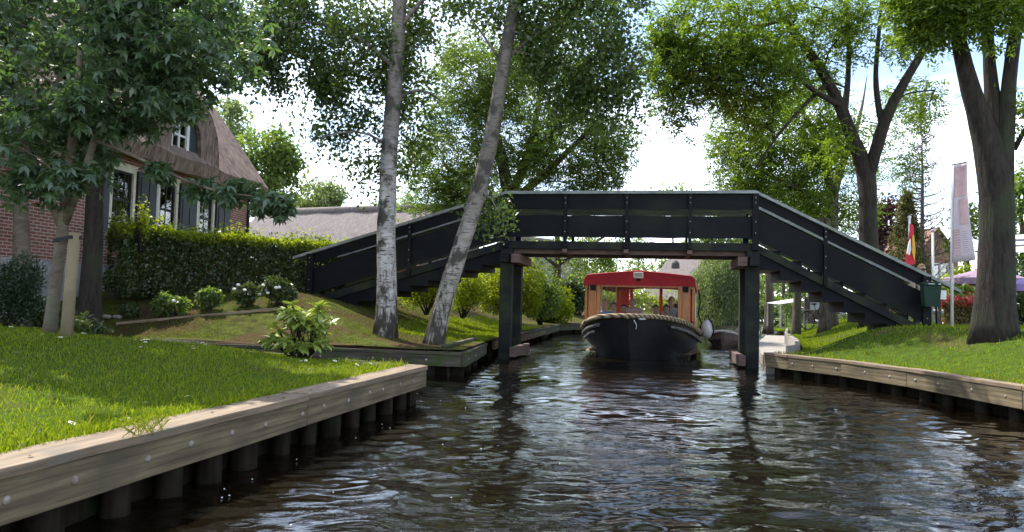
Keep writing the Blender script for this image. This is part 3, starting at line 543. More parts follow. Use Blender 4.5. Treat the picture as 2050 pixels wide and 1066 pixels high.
sPA = BP(622, 560)[0]; sPD = BP(1853, 620)[0]
def band(s0, s1, o0, o1, n0, n1, name, mt, wav=0.0):
    ks = sorted([s0, s1] + [p[0] for p in PROF if s0 < p[0] < s1])
    for a, b in zip(ks[:-1], ks[1:]):
        m_ = max(2, int((b - a) / 0.35)) if wav else 1
        ss = np.linspace(a, b, m_ + 1); mb = MB()
        top = [B3(s, railz(s) - o0 + (random.uniform(-wav, wav) if wav else 0), n0) for s in ss]; bot = [B3(s, railz(s) - o1 + (random.uniform(-wav, wav) if wav else 0), n0) for s in ss]
        mb.prism(top + bot[::-1], np.append(-bn * (n1 - n0), 0)); build(mb, name, mt, bridge)
for side, n0 in ((0, 0.0), (1, BW)):
    sg = 1 if side == 0 else -1
    band(sA, sD, 0.0, 0.065, n0 - 0.10, n0 + 0.10, 'handrail', M['rail_grey'])
    for sa, sb, o1, o2 in ((sPA - 0.05, sB, 0.30, 0.415), (sB, sC, 0.40, 0.545), (sC, sPD + 0.05, 0.29, 0.40)):
        if side == 1 and sa == sB: o1, o2 = 0.35, 0.395
        band(sa, sb, 0.067, o1, n0, n0 + 0.04, 'rail_board', M['black_paint'] if side == 0 else M['moss_olive'], 0.010)
        band(sa, sb, o2, 1.03 if side == 0 else 0.86, n0, n0 + 0.04, 'rail_board', M['black_paint'] if side == 0 else M['moss_olive'], 0.010)
    band(sPA + 0.25, sPD - 0.1, 1.13, 1.30, n0 - 0.01, n0 + 0.07, 'stringer', M['moss_black'])
    for s in (sPA, sPA + (sB - sPA) * 0.52, sB, sB + (sC - sB) * .25, sB + (sC - sB) * .5, sB + (sC - sB) * .75, sC, sC + (sPD - sC) * 0.42, sPD):
        endp = s in (sPA, sPD); zt = railz(s) - 0.066; w_ = 0.16 if endp else (0.13 if s in (sB, sC) else 0.075)
        if side == 1 and not endp and s not in (sB, sC): w_ = 0.06
        zb = zt - 1.22
        if endp:
            p = B3(s, 0, n0); zb = float(zL(p[0], p[1]) if s < 0 else zR(p[0], p[1])) - 0.3
        mb = MB(); mb.beam(B3(s, zb, n0 - 0.055 if side == 0 else n0 + 0.095), B3(s, zt, n0 - 0.055 if side == 0 else n0 + 0.095), w_, 0.10, tuple(np.append(bn, 0))); rpo = build(mb, 'rail_post', M['black_paint'], bridge, bevel=0.006)
        if side == 0:
            mb = MB()
            for o_ in (0.16, 0.27, 0.68, 0.92): c_ = B3(s, railz(s) - o_, n0 - 0.105); mb.tube([c_ - np.append(bn, 0) * .004, c_ + np.append(bn, 0) * .004, c_ + np.append(bn, 0) * .009], [.016, .014, .006], 8)
            build(mb, 'bolt_heads', M['bolt'], rpo)
# deck of the middle span: longitudinal planks on reddish bearers
mb = MB(); k = 9
for i in range(k):
    n0 = 0.09 + (BW - 0.14) * i / k; mb.prism([B3(sB - 0.1, zB - 1.245, n0), B3(sC + 0.1, zB - 1.245, n0), B3(sC + 0.1, zB - 1.205, n0), B3(sB - 0.1, zB - 1.205, n0)], np.append(-bn * ((BW - 0.14) / k - 0.012), 0))
build(mb, 'deck', M['moss_black'], bridge)
for n0 in (0.16, BW - 0.2):
    mb = MB(); mb.prism([B3(sB + 0.1, zB - 1.40, n0), B3(sC - 0.1, zB - 1.40, n0), B3(sC - 0.1, zB - 1.25, n0), B3(sB + 0.1, zB - 1.25, n0)], np.append(-bn * 0.12, 0)); build(mb, 'bearer', M['raw_wood'], bridge)
for s in (sB + (sC - sB) * .25, sB + (sC - sB) * .5, sB + (sC - sB) * .75):
    mb = MB(); mb.beam(B3(s, zB - 1.345, -0.11), B3(s, zB - 1.345, BW + 0.1), 0.10, 0.085); build(mb, 'cross_beam', M['raw_wood'], bridge)
# stairs hidden behind the stringers
def steps(s0, s1, dirn):
    L = abs(s1 - s0); k = round(L / 0.43)
    for i in range(k):
        a = s0 + dirn * L * i / k; b = s0 + dirn * L * (i + 1) / k; lo = min(railz(a), railz(b)); mb = MB()
        pz = B3((a + b) / 2, 0, BW / 2); g = float(zL(pz[0], pz[1]) if dirn < 0 else zR(pz[0], pz[1]))
        zt = max(railz(a), railz(b)) - 1.22; zb = max(zt - 0.42, g - 0.1)
        if zt < g: continue
        mb.prism([B3(a, zb, 0.08), B3(b, zb, 0.08), B3(b, zt, 0.08), B3(a, zt, 0.08)], np.append(-bn * (BW - 0.10), 0)); build(mb, 'step', M['black_paint'], bridge)
steps(sB - 0.12, sPA + 0.3, -1); steps(sC + 0.12, sPD - 0.3, 1)
# piers
for s, sg in ((sB, 1), (sC, -1)):
    for n0, w_ in ((-0.02, 0.27), (BW - 0.2, 0.24)):
        ss = s + sg * 0.03
        mb = MB(); mb.beam(B3(ss, -1.0, n0 + 0.12), B3(ss, zB - (1.30 if n0 < 0.5 else 1.36), n0 + 0.12), w_, 0.24, tuple(np.append(bn, 0))); build(mb, 'pier_post', M['moss_black'], bridge, bevel=0.012)
    mb = MB(); mb.beam(B3(s + sg * 0.03, zB - 1.53, -0.3), B3(s + sg * 0.03, zB - 1.53, BW + 0.2), 0.2, 0.2); build(mb, 'pier_cap', M['black_paint'], bridge)
    mb = MB(); mb.beam(B3(s + sg * 0.26, zB - 1.53, -0.16), B3(s + sg * 0.26, zB - 1.53, BW), 0.2, 0.2); build(mb, 'pier_cap', M['raw_wood'], bridge, bevel=0.01)
    mb = MB(); mb.beam(B3(s + sg * 0.25, 0.16, -0.15), B3(s + sg * 0.25, 0.16, BW + 0.3), 0.14, 0.22); build(mb, 'fender_beam', M['raw_wood'], bridge, bevel=0.01)
# litter bin on the right end post
p = B3(sPD, railz(sPD) - 0.44, -0.28); rzb = math.atan2(be[1], be[0])
bn_ = E('litter_bin', 'dark green litter bin fixed to the right end post of the footbridge', 'bin', tuple(p), rzb)
mb = MB()
for z0, z1, a, b in ((-0.24, 0.18, 0.135, 0.165),):
    r_ = [[(-x, -0.12, z), (x, -0.12, z), (x, 0.12, z), (-x, 0.12, z), (-x, -0.12, z)] for z, x in ((z0, a), (z1, b))]
    mb.grid(r_); mb.add([(-a, -.12, z0), (a, -.12, z0), (a, .12, z0), (-a, .12, z0)], [(0, 1, 2, 3)])
build(mb, 'body', M['bin_green'], bn_, world=False, bevel=0.01); mb = MB(); mb.box((0, 0, 0.21), (0.37, 0.29, 0.05)); mb.box((0, 0, 0.245), (0.3, 0.22, 0.02)); build(mb, 'lid', M['bin_green'], bn_, world=False, bevel=0.01)
mb = MB(); mb.box((-0.03, -0.147, 0.21), (0.12, 0.006, 0.014)); mb.box((0.12, -0.147, 0.21), (0.04, 0.006, 0.02)); build(mb, 'sticker', M['white'], bn_, world=False)
# ------------------------------------------------------------------ house on the left
hd = np.array([0.1162, 0.9932]); HO = np.array([-8.56, 24.0]) - hd * 11.2; HZ = 1.15
hn = np.array([hd[1], -hd[0]])
def HX(px, py):
    d = ray(px, py); t = np.dot(HO - CC[:2], hn) / np.dot(d[:2], hn); p = CC + d * t; return np.dot(p[:2] - HO, hd), p[2] - HZ
house = E('brick_house', 'brick farmhouse with thatched roof, dark shutters and a dormer behind the hedge', 'house', (HO[0], HO[1], HZ), math.atan2(hd[1], hd[0]))
HL = 11.2; EZ = 3.62
win = []
for (x0, x1, yt, yb) in ((221, 272, 327, 466), (316, 357, 357, 486), (396, 430, 380, 500)):
    a, zt = HX(x0, yt); b, _ = HX(x1, yt); _, zb = HX(x0, yb); win.append((a, b, min(zb, 1.6), zt))
zt0 = np.mean([q[3] for q in win]); win = [(a, b, 1.48, zt0) for a, b, zb, zt in win]
mb = MB(); xs = [-2.5] + [v for q in win for v in q[:2]] + [HL]
def hbox(mb, x0, x1, y0, y1, z0, z1): mb.box(((x0 + x1) / 2, (y0 + y1) / 2, (z0 + z1) / 2), (x1 - x0, y1 - y0, z1 - z0))
for i in range(0, len(xs) - 1, 2): hbox(mb, xs[i], xs[i + 1], 0, 0.25, 0.72, EZ)
for a, b, zb, zt in win: hbox(mb, a, b, 0, 0.25, 0.72, zb); hbox(mb, a, b, 0, 0.25, zt, EZ)
# gable end (far) and near end, with rear wall, as one shell
HD = 8.0; RZ = EZ + 4.25 * 1.34
for gx in (HL - 0.25, -2.5): mb.prism([(gx, 0.25, 0.72), (gx, HD, 0.72), (gx, HD, EZ), (gx, HD / 2, RZ - 0.3), (gx, 0.25, EZ)], (0.25, 0, 0))
hbox(mb, -2.2, HL - 0.3, HD - 0.25, HD, 0.72, EZ)
build(mb, 'wall', M['brick'], house, world=False)
mb = MB(); hbox(mb, -2.52, HL + 0.02, -0.03, HD + 0.02, -0.8, 0.72); build(mb, 'plinth', M['plinth'], house, world=False)
mb = MB(); hbox(mb, -2, HL - 0.4, 2.6, 2.62, 0.8, EZ); build(mb, 'room_shade_wall', M['dark'], house, world=False)  # near-black sheet: the unlit room's darkness is put into its colour
for wi, (a, b, zb, zt) in enumerate(win):
    mb = MB(); t = 0.09
    hbox(mb, a, a + t, -0.035, 0.12, zb, zt); hbox(mb, b - t, b, -0.035, 0.12, zb, zt); hbox(mb, a + t, b - t, -0.035, 0.12, zt - t, zt); hbox(mb, a - 0.06, b + 0.06, -0.09, 0.1, zb - 0.07, zb)
    hbox(mb, a - 0.04, b + 0.04, -0.045, -0.002, zt, zt + 0.10)
    fr = build(mb, 'window', M['cream'], house, world=False)
    mb = MB(); a2, b2, z2 = a + t, b - t, zt - t; s = 0.045; zm = zb + (z2 - zb) * 0.55
    hbox(mb, a2, a2 + s, 0.02, 0.07, zb, z2); hbox(mb, b2 - s, b2, 0.02, 0.07, zb, z2); hbox(mb, a2 + s, b2 - s, 0.02, 0.07, z2 - s, z2); hbox(mb, a2 + s, b2 - s, 0.02, 0.07, zb, zb + s); hbox(mb, a2 + s, b2 - s, 0.02, 0.07, zm - 0.03, zm + 0.03)
    for q in ((1, 2) if wi == 0 else (1,)):
        x = a2 + (b2 - a2) * q / (3 if wi == 0 else 2); hbox(mb, x - 0.013, x + 0.013, 0.03, 0.06, zb + s, zm - 0.03); hbox(mb, x - 0.013, x + 0.013, 0.03, 0.06, zm + 0.03, z2 - s)
    if wi == 0: hbox(mb, a2 + s, b2 - s, 0.032, 0.058, zb + (zm - zb) * 0.5 - 0.012, zb + (zm - zb) * 0.5 + 0.012)
    build(mb, 'sash', M['sash'], fr, world=False)
    mb = MB(); hbox(mb, a2 + 0.01, b2 - 0.01, 0.043, 0.047, zb + 0.01, z2 - 0.01); build(mb, 'pane', M['glass'], fr, world=False)
    if wi > 0:
        mb = MB(); r_ = []
        for z in (zb, (zb + z2) / 2, z2): r_.append([(a2 + (b2 - a2) * i / 24, 0.16 + 0.015 * math.sin(i * 1.9), z) for i in range(25)])
        mb.grid(r_); build(mb, 'curtain', M['curtain'], fr, world=False)
    else:
        mb = MB(); r_ = []
        for z in (zb + 1.0, z2): r_.append([(a2 + (b2 - a2) * i / 24, 0.16 + 0.015 * math.sin(i * 1.9), z) for i in range(25)])
        mb.grid(r_); build(mb, 'curtain', M['curtain'], fr, world=False)
    # shutters, opened back on the wall; the left ones stand a little off it
    sw = min(0.85, ((win[wi + 1][0] - b) if wi < 2 else 0.95) - 0.12)
    for left in (0, 1):
        x0 = b + 0.05 if not left else a - 0.05 - (0.62 if wi == 0 else 0.07); x1 = x0 + (sw if not left else (0.6 if wi == 0 else 0.05))
        mb = MB(); hbox(mb, x0, x1, -0.075, -0.035, zb + 0.02, zt)
        if x1 - x0 > 0.2:
            for zz0, zz1 in ((zb + 0.12, zb + (zt - zb) * 0.30), (zb + (zt - zb) * 0.35, zt - 0.12)):
                for xx0, xx1 in ((x0 + 0.1, (x0 + x1) / 2 - 0.03), ((x0 + x1) / 2 + 0.03, x1 - 0.1)): hbox(mb, xx0, xx1, -0.092, -0.0755, zz0, zz1)
            sh = build(mb, 'shutter', M['shutter'], house, world=False, bevel=0.006)
        else:
            sh = build(mb, 'shutter', M['white'], house, world=False)
        mb = MB()
        for z in (zb + 0.25, zt - 0.25): hbox(mb, (b - 0.02 if not left else a - 0.03), (b + 0.2 if not left else a + 0.03), -0.106, -0.094, z - 0.02, z + 0.02)
        build(mb, 'hinge', M['sash'], sh, world=False)
mb = MB(); hbox(mb, -2.5, HL, -0.05, 0.0 - 0.002, EZ - 0.22, EZ - 0.06); build(mb, 'fascia_board', M['cream'], house, world=False)
mb = MB(); mb.tube([(HL - 0.03, -0.06, 0.2), (HL - 0.03, -0.06, EZ - 0.1)], 0.045, 8); build(mb, 'downpipe', M['sash'], house, True, world=False)
# thatch: thick slab on both slopes, rounded eaves, slightly uneven
def thatch(x0, x1, ye, ze, yr, zr, th, nx=40, ny=18):
    rows = []
    for j in range(ny + 1):
        t = j / ny; rows.append([(x0 + (x1 - x0) * i / nx, ye + (yr - ye) * t, ze + (zr - ze) * t + th + 0.03 * math.sin(i * 0.9 + j * 0.5) + random.uniform(-0.015, 0.015) + 0.12 * math.sin(math.pi * t)) for i in range(nx + 1)])
    bot = [[(p[0], p[1] + 0.1 * (1 if yr > ye else -1) * (k == 0), p[2] - th) for p in r] for k, r in enumerate(rows)]
    mb.grid(rows if yr > ye else [r[::-1] for r in rows]); mb.grid(bot[::-1] if yr > ye else [r[::-1] for r in bot[::-1]])
    mb.grid([bot[0], rows[0]]); mb.grid([[r[0] for r in bot], [r[0] for r in rows]]); mb.grid([[r[-1] for r in rows], [r[-1] for r in bot]])
mb = MB(); thatch(-3.0, HL + 0.4, -0.5, EZ - 0.30, HD / 2, RZ - 0.35, 0.36); thatch(-3.0, HL + 0.4, HD + 0.5, EZ - 0.3, HD / 2 + 0.02, RZ - 0.35, 0.36)
mb.tube([(-3.0, HD / 2, RZ + 0.02), (HL / 2, HD / 2, RZ + 0.04), (HL + 0.4, HD / 2, RZ + 0.02)], 0.2, 10)
roof = build(mb, 'roof', M['thatch'], house, True, world=False)
# dormer: swept thatch hood with a recessed white window
dx, _ = HX(346, 285); dz0 = HX(345, 322)[1]; dz1 = HX(345, 246)[1]
mb = MB(); no = 18; ow, iw = 1.55, 0.72
def arch(wd, top, bot, pw): return [(dx + wd * math.copysign(abs(math.cos(a)) ** pw, math.cos(a)), bot + (top - bot) * abs(math.sin(a)) ** 0.8) for a in np.linspace(math.pi, 0, no)]
oa = arch(ow, dz1 + 0.75, dz0 - 0.35, 0.75); ia = arch(iw, dz1 + 0.12, dz0 - 0.12, 0.35)
yf = [-0.42, -0.52, -0.40, 0.5, 1.6, 2.9]; scl = [0.93, 0.98, 1.0, 1.0, 0.98, 0.9]
outer = [[(dx + (x - dx) * s + random.uniform(-.012, .012), y, z * s + (dz0) * (1 - s) + 0.10 * max(0, y) + random.uniform(-.012, .012)) for x, z in oa] for y, s in zip(yf, scl)]
mb.grid([r[::-1] for r in outer]); inn = [[(x, y, z) for x, z in ia] for y in (-0.40, 0.5)]; mb.grid(inn); mb.grid([inn[0][::-1], outer[0][::-1]])
dh = build(mb, 'dormer_hood', M['thatch'], house, True, world=False)
mb = MB(); a, b = dx - iw, dx + iw; y0 = -0.30
hbox(mb, dx - 0.62, dx - 0.50, y0, y0 + 0.1, dz0, dz1 + 0.05); hbox(mb, dx + 0.16, dx + 0.28, y0, y0 + 0.1, dz0, dz1 + 0.05); hbox(mb, dx - 0.5, dx + 0.16, y0, y0 + 0.1, dz1 - 0.06, dz1 + 0.05); hbox(mb, dx - 0.66, dx + 0.32, y0 - 0.12, y0 + 0.1, dz0 - 0.1, dz0)
hbox(mb, dx - 0.20, dx - 0.14, y0 + 0.02, y0 + 0.08, dz0, dz1 - 0.06); hbox(mb, dx - 0.5, dx + 0.16, y0 + 0.025, y0 + 0.075, dz0 + (dz1 - dz0) * 0.62, dz0 + (dz1 - dz0) * 0.62 + 0.05)
dw = build(mb, 'dormer_window', M['white'], house, world=False)
mb = MB(); hbox(mb, dx - 0.5, dx + 0.16, y0 + 0.045, y0 + 0.05, dz0, dz1 - 0.06); build(mb, 'pane', M['glass'], dw, world=False)
mb = MB(); hbox(mb, dx - 0.5, dx + 0.16, y0 + 0.16, y0 + 0.17, dz0, dz1 - 0.06); build(mb, 'curtain', M['curtain'], dw, world=False)
mb = MB(); hbox(mb, dx + 0.28, dx + 1.0, y0, y0 + 0.06, dz0 - 0.15, dz1 + 0.2); build(mb, 'dormer_shade_panel', M['shutter'], house, world=False)  # dark panel paints in the shade right of the dormer window
# low thatched barn behind the hedge
def barn(name, label, p0, p1, depth, ez, rz, mt, wallm, hip=0.0, gz=0.5):
    p0 = np.array(p0); p1 = np.array(p1); d = p1 - p0; L = np.linalg.norm(d); ang = math.atan2(d[1], d[0]); r = E(name, label, 'house', (p0[0], p0[1], gz), ang)
    mb2 = MB(); mb2.box((L / 2, depth / 2, (ez - gz) / 2 - 0.2), (L - 0.6, depth - 0.6, ez - gz + 0.4)); build(mb2, 'wall', wallm, r, world=False)
    global mb; mb = MB(); e, z = ez - gz - 0.2, rz - gz; nx = 30
    def slope_(y0, y1, sg):
        rows = []
        for j in range(9):
            t = j / 8; rows.append([(hip * t + (L - 2 * hip * t) * i / nx, y0 + (y1 - y0) * t, e + (z - e) * t + 0.04 * math.sin(i * 1.3 + j) + 0.10 * math.sin(math.pi * t)) for i in range(nx + 1)])
        mb.grid(rows if sg > 0 else [q[::-1] for q in rows]); return rows
    a_ = slope_(-0.4, depth / 2, 1); b_ = slope_(depth + 0.4, depth / 2, -1)
    for k in (0, -1): mb.grid([[q[k] for q in a_], [q[k] for q in b_]])
    mb.tube([(hip, depth / 2, z), (L / 2, depth / 2, z + 0.03), (L - hip, depth / 2, z)], 0.2, 8)
    build(mb, 'roof', mt, r, True, world=False); return r
q0 = P(425, 455, 37.6)[:2]; q1 = P(850, 455, 33)[:2]
barn('thatched_barn', 'long low barn with grey thatched roof behind the hedge', q0, q1, 7, 3.0, P(600, 421, 39)[2], M['thatch_grey'], M['brick_far'])
q0 = P(1285, 560, 92)[:2]; q1 = P(1420, 560, 84)[:2]
b2 = barn('thatched_farmhouse', 'distant farmhouse with pale grey thatched roof seen above the tour boat', q0, q1, 8, 2.6, P(1340, 512, 92)[2], M['thatch_grey'], M['brick_far'], 1.0)
pc = P(1352, 538, 86.0); mb = MB(); mb.tube([pc, pc + np.array([0, 0, 0.6]), pc + np.array([0, 0, 0.9])], [0.5, 0.45, 0.2], 8); build(mb, 'chimney', M['slate'], b2)
q0 = P(1045, 560, 66)[:2]; q1 = P(1215, 560, 74)[:2]
barn('thatched_cottage', 'distant cottage with pinkish thatched roof behind the trees left of the tour boat', q0, q1, 8, 2.7, P(1130, 480, 72)[2], M['thatch_grey'], M['plinth'], 1.2)
# brick house on the far right
hp = P(1876, 600, 44); g = 0.9; r = E('gabled_house', 'small brick gabled house with a white window behind the flags', 'house', (hp[0], hp[1], g)); mb = MB()
zt = P(1876, 462, 44)[2]; ze = P(1916, 520, 44)[2]
mb.prism([(hp[0] - 1.2, 44, g - 0.5), (hp[0] + 1.25, 44, g - 0.5), (hp[0] + 1.25, 44, ze), (hp[0] - 0.0, 44, zt), (hp[0] - 1.2, 44, ze)], (0, 6, 0)); build(mb, 'wall', M['brick_far'], r)
mb = MB()
for sg in (-1, 1): mb.prism([(hp[0], 43.8, zt + 0.02), (hp[0] + sg * 1.4, 43.8, ze - 0.1), (hp[0] + sg * 1.4, 43.8, ze + 0.05), (hp[0], 43.8, zt + 0.2)], (0, 6.4, 0))
build(mb, 'roof', M['roof_tile'], r); mb = MB(); cz = P(1855, 430, 44); mb.box((cz[0], 46, zt - 0.2), (0.7, 0.7, 2.6)); build(mb, 'chimney', M['brick_far'], r)
wp = P(1882, 548, 43.95); mb = MB(); 
for a, b, c_, d_ in ((-.5, -.42, -.6, .6), (.42, .5, -.6, .6), (-.42, .42, .5, .6), (-.42, .42, -.6, -.5), (-.04, .04, -.5, .5)): mb.box((wp[0] + (a + b) / 2, 43.96, wp[2] + (c_ + d_) / 2), (b - a, 0.1, d_ - c_))
wn = build(mb, 'window', M['white'], r); mb = MB(); mb.box((wp[0], 43.985, wp[2]), (0.84, 0.02, 1.0)); build(mb, 'pane', M['glass'], wn)
# ------------------------------------------------------------------ people
def person(name, label, pose, cloth, trousers=None, skin='skin', hair=None, hairm='hair_brown', loc=(0, 0, 0), rz=0, group=None, glasses=False, hair_long=False):
    """pose: dict of joints in metres (local, z up, facing -y); one continuous skinned body, clothes as slightly larger skins over it"""
    root = E(name, label, 'person', loc, rz, group); J = pose
    def skinned(nm, chain, rad, edges, mt, rootk):
        me = bpy.data.meshes.new(nm); ks = list(chain.keys()); ix = {k: i for i, k in enumerate(ks)}
        me.from_pydata([chain[k] for k in ks], [(ix[a], ix[b]) for a, b in edges], []); me.materials.append(mt)
        o = bpy.data.objects.new(nm, me); link(o, root, False); mo = o.modifiers.new('skin', 'SKIN'); mo.use_smooth_shade = True
        if not me.skin_vertices: me.skin_vertices.new()
        sv = me.skin_vertices[0].data
        for k in ks: sv[ix[k]].radius = (rad[k], rad[k]); sv[ix[k]].use_root = (k == rootk)
        o.modifiers.new('sub', 'SUBSURF').levels = 1; o.modifiers['sub'].render_levels = 2; return o
    V = {k: Vector(v) for k, v in J.items()}; ch = dict(V); rad = {}
    base = dict(pelvis=.14, waist=.125, chest=.15, neck=.055, chin=.062, head=.085, crown=.066, shL=.06, shR=.06, elL=.042, elR=.042, wrL=.028, wrR=.028, hipL=.085, hipR=.085, knL=.06, knR=.06, anL=.038, anR=.038, toL=.035, toR=.035)
    E_ = [('pelvis', 'waist'), ('waist', 'chest'), ('chest', 'neck'), ('neck', 'chin'), ('chin', 'head'), ('head', 'crown')]
    for s in 'LR':
        E_ += [('chest', 'sh' + s), ('sh' + s, 'el' + s), ('el' + s, 'wr' + s), ('pelvis', 'hip' + s), ('hip' + s, 'kn' + s), ('kn' + s, 'an' + s), ('an' + s, 'to' + s)]
        w_ = V['wr' + s]; d = (w_ - V['el' + s]).normalized(); sd = d.cross(Vector((0, 0, 1))); sd = sd.normalized() if sd.length > 0.1 else Vector((1, 0, 0)); pm = w_ + d * 0.07
        ch['pm' + s] = pm; base['pm' + s] = 0.03; E_.append(('wr' + s, 'pm' + s))
        for i, (o_, l_) in enumerate(((-.03, .07), (-.01, .085), (.01, .08), (.03, .06))):
            k = f'f{i}{s}'; ch[k] = pm + sd * o_ * 1.2 + d * l_ - Vector((0, 0, 0.015)); base[k] = 0.008; E_.append(('pm' + s, k))
        ch['th' + s] = w_ + d * 0.05 + sd * 0.05 - Vector((0, 0, .01)); base['th' + s] = 0.009; E_.append(('wr' + s, 'th' + s))
    rad = {k: base[k] for k in ch}
    skinned('body', ch, rad, E_, M[skin], 'pelvis')
    top = {k: ch[k] for k in ('pelvis', 'waist', 'chest', 'shL', 'shR', 'elL', 'elR')}; top['nk'] = V['chest'].lerp(V['neck'], 0.75)
    for s in 'LR': top['wc' + s] = V['el' + s].lerp(V['wr' + s], 0.75)
    tr_ = {k: base.get(k, 0) + 0.02 for k in top}; tr_['nk'] = 0.07; tr_['wcL'] = tr_['wcR'] = 0.045
    skinned('shirt', top, tr_, [('pelvis', 'waist'), ('waist', 'chest'), ('chest', 'nk'), ('chest', 'shL'), ('chest', 'shR'), ('shL', 'elL'), ('shR', 'elR'), ('elL', 'wcL'), ('elR', 'wcR')], M[cloth], 'pelvis')
    if trousers:
        lo = {k: ch[k] for k in ('pelvis', 'hipL', 'hipR', 'knL', 'knR')}
        for s in 'LR': lo['ac' + s] = V['kn' + s].lerp(V['an' + s], 0.9)
        lr = {k: base.get(k, 0) + 0.018 for k in lo}; lr['pelvis'] = .15; lr['acL'] = lr['acR'] = 0.06
        skinned('trousers', lo, lr, [('pelvis', 'hipL'), ('pelvis', 'hipR'), ('hipL', 'knL'), ('hipR', 'knR'), ('knL', 'acL'), ('knR', 'acR')], M[trousers], 'pelvis')
        mb = MB()
        for s in 'LR': mb.ball((V['an' + s] + V['to' + s]) / 2 + Vector((0, -0.02, -0.02)), (0.05, 0.14, 0.05))
        build(mb, 'shoes', M['black_cloth'], root, True, world=False)
    h = V['head']
    if hair:
        mb = MB(); n = 14; rows = []
        for i in range(9):
            a = R(-25 if hair_long else 8) + (math.pi / 2 - R(-25 if hair_long else 8)) * i / 8
            rows.append([(h.x + 0.097 * math.cos(a) * math.cos(2 * math.pi * j / n), h.y + 0.02 + 0.112 * math.cos(a) * math.sin(2 * math.pi * j / n) * (1 if math.sin(2 * math.pi * j / n) > 0 else (0.80 if i > 3 else 0.3)), h.z + 0.02 + 0.118 * math.sin(a) + random.uniform(-.005, .005)) for j in range(n + 1)])
        mb.grid(rows); build(mb, 'hair', M[hairm], root, True, world=False)
    mb = MB(); mb.ball((h.x, h.y - 0.092, h.z - 0.025), (0.014, 0.022, 0.024), 6, 4)
    for s in (-1, 1): mb.ball((h.x + s * 0.085, h.y + 0.01, h.z - 0.02), (0.012, 0.025, 0.035), 6, 4)
    build(mb, 'nose_and_ears', M[skin], root, True, world=False)
    mb = MB()
    if glasses:
        for s in (-1, 1): mb.ball((h.x + s * 0.036, h.y - 0.088, h.z + 0.012), (0.034, 0.012, 0.026), 8, 5)
        mb.tube([(h.x - .085, h.y, h.z + .02), (h.x - .07, h.y - .075, h.z + .02), (h.x + .07, h.y - .075, h.z + .02), (h.x + .085, h.y, h.z + .02)], 0.006, 5); build(mb, 'sunglasses', M['rubber'], root, True, world=False)
    else:
        for s in (-1, 1): mb.ball((h.x + s * 0.033, h.y - 0.083, h.z + 0.012), (0.013, 0.008, 0.008), 6, 4)
        build(mb, 'eyes', M['hair_dark'], root, True, world=False)
    mb = MB(); mb.ball((h.x, h.y - 0.078, h.z - 0.068), (0.024, 0.008, 0.006), 6, 4); build(mb, 'mouth', M['raw_wood'], root, True, world=False)
    return root
STAND = dict(pelvis=(0, 0, .95), waist=(0, 0, 1.12), chest=(0, 0, 1.36), neck=(0, 0, 1.50), chin=(0, -.03, 1.57), head=(0, -.01, 1.66), crown=(0, 0, 1.74), shL=(.19, 0, 1.43), shR=(-.19, 0, 1.43), elL=(.25, .02, 1.14), elR=(-.25, .02, 1.14), wrL=(.27, -.06, .9), wrR=(-.27, -.06, .9), hipL=(.1, 0, .9), hipR=(-.1, 0, .9), knL=(.11, -.02, .5), knR=(-.11, .02, .5), anL=(.11, 0, .09), anR=(-.11, .04, .09), toL=(.12, -.14, .05), toR=(-.12, -.10, .05))
SIT = dict(pelvis=(0, 0, .12), waist=(0, .02, .28), chest=(0, .03, .50), neck=(0, .02, .64), chin=(0, -.02, .71), head=(0, 0, .80), crown=(0, .01, .88), shL=(.19, .02, .57), shR=(-.19, .02, .57), elL=(.24, -.06, .30), elR=(-.24, -.06, .30), wrL=(.15, -.27, .2), wrR=(-.15, -.27, .2), hipL=(.1, -.04, .1), hipR=(-.1, -.04, .1), knL=(.12, -.45, .1), knR=(-.12, -.45, .1), anL=(.12, -.47, -.3), anR=(-.12, -.47, -.3), toL=(.12, -.6, -.33), toR=(-.12, -.6, -.33))
# ------------------------------------------------------------------ tour boat
bw = P(1268, 650, 17.6); BRZ = R(-14.5)
BB = np.array([bw[0], bw[1]])
boat = E('tour_boat', 'black canal tour boat with red canopy and orange wooden windscreen coming under the footbridge', 'boat', (BB[0], BB[1], 0), BRZ)
def to_world(x, y, z): c, s = math.cos(BRZ), math.sin(BRZ); return (BB[0] + x * c - y * s, BB[1] + x * s + y * c, z)
HB = [(0.0, 0.12, 0.06, 1.0), (0.12, 0.50, 0.32, 0.99), (0.35, 0.86, 0.62, 0.95), (0.75, 1.16, 0.88, 0.86), (1.3, 1.37, 1.05, 0.73), (2.0, 1.48, 1.16, 0.61), (2.9, 1.52, 1.21, 0.53), (4.5, 1.50, 1.2, 0.49), (7, 1.46, 1.18, 0.50), (9.0, 1.33, 1.05, 0.56), (9.5, 1.1, 0.8, 0.60)]
rows = []
for y, bg_, bwl, zg in HB:
    half = [(bg_ * 1.0, zg), (bg_ * 0.985, zg - 0.12), (bg_ * 0.93 + bwl * 0.05, zg * 0.62), (bwl * 1.02 + 0.04, zg * 0.25), (bwl, 0.0), (bwl * 0.9, -0.18), (bwl * 0.5, -0.32), (0, -0.36)]
    rake = lambda z: 0.22 * (1 - max(z, -0.3) / 1.05) * max(0, 1 - y / 1.0)
    rows.append([(-x, y + rake(z), z) for x, z in half] + [(x, y + rake(z), z) for x, z in half[-2::-1]])
mb = MB(); mb.grid(rows); mb.add(rows[0], [tuple(range(len(rows[0])))]); mb.add(rows[-1], [tuple(range(len(rows[-1])))[::-1]])
hull = build(mb, 'hull', M['hull'], boat, True, world=False); hull.modifiers.new('sub', 'SUBSURF').render_levels = 2
def gun(dx=0, dz=0): return [(-(b + dx), y - (0.04 if y < 0.1 else 0), z + dz) for y, b, _, z in HB[::-1]] + [(b + dx, y - (0.04 if y < 0.1 else 0), z + dz) for y, b, _, z in HB]
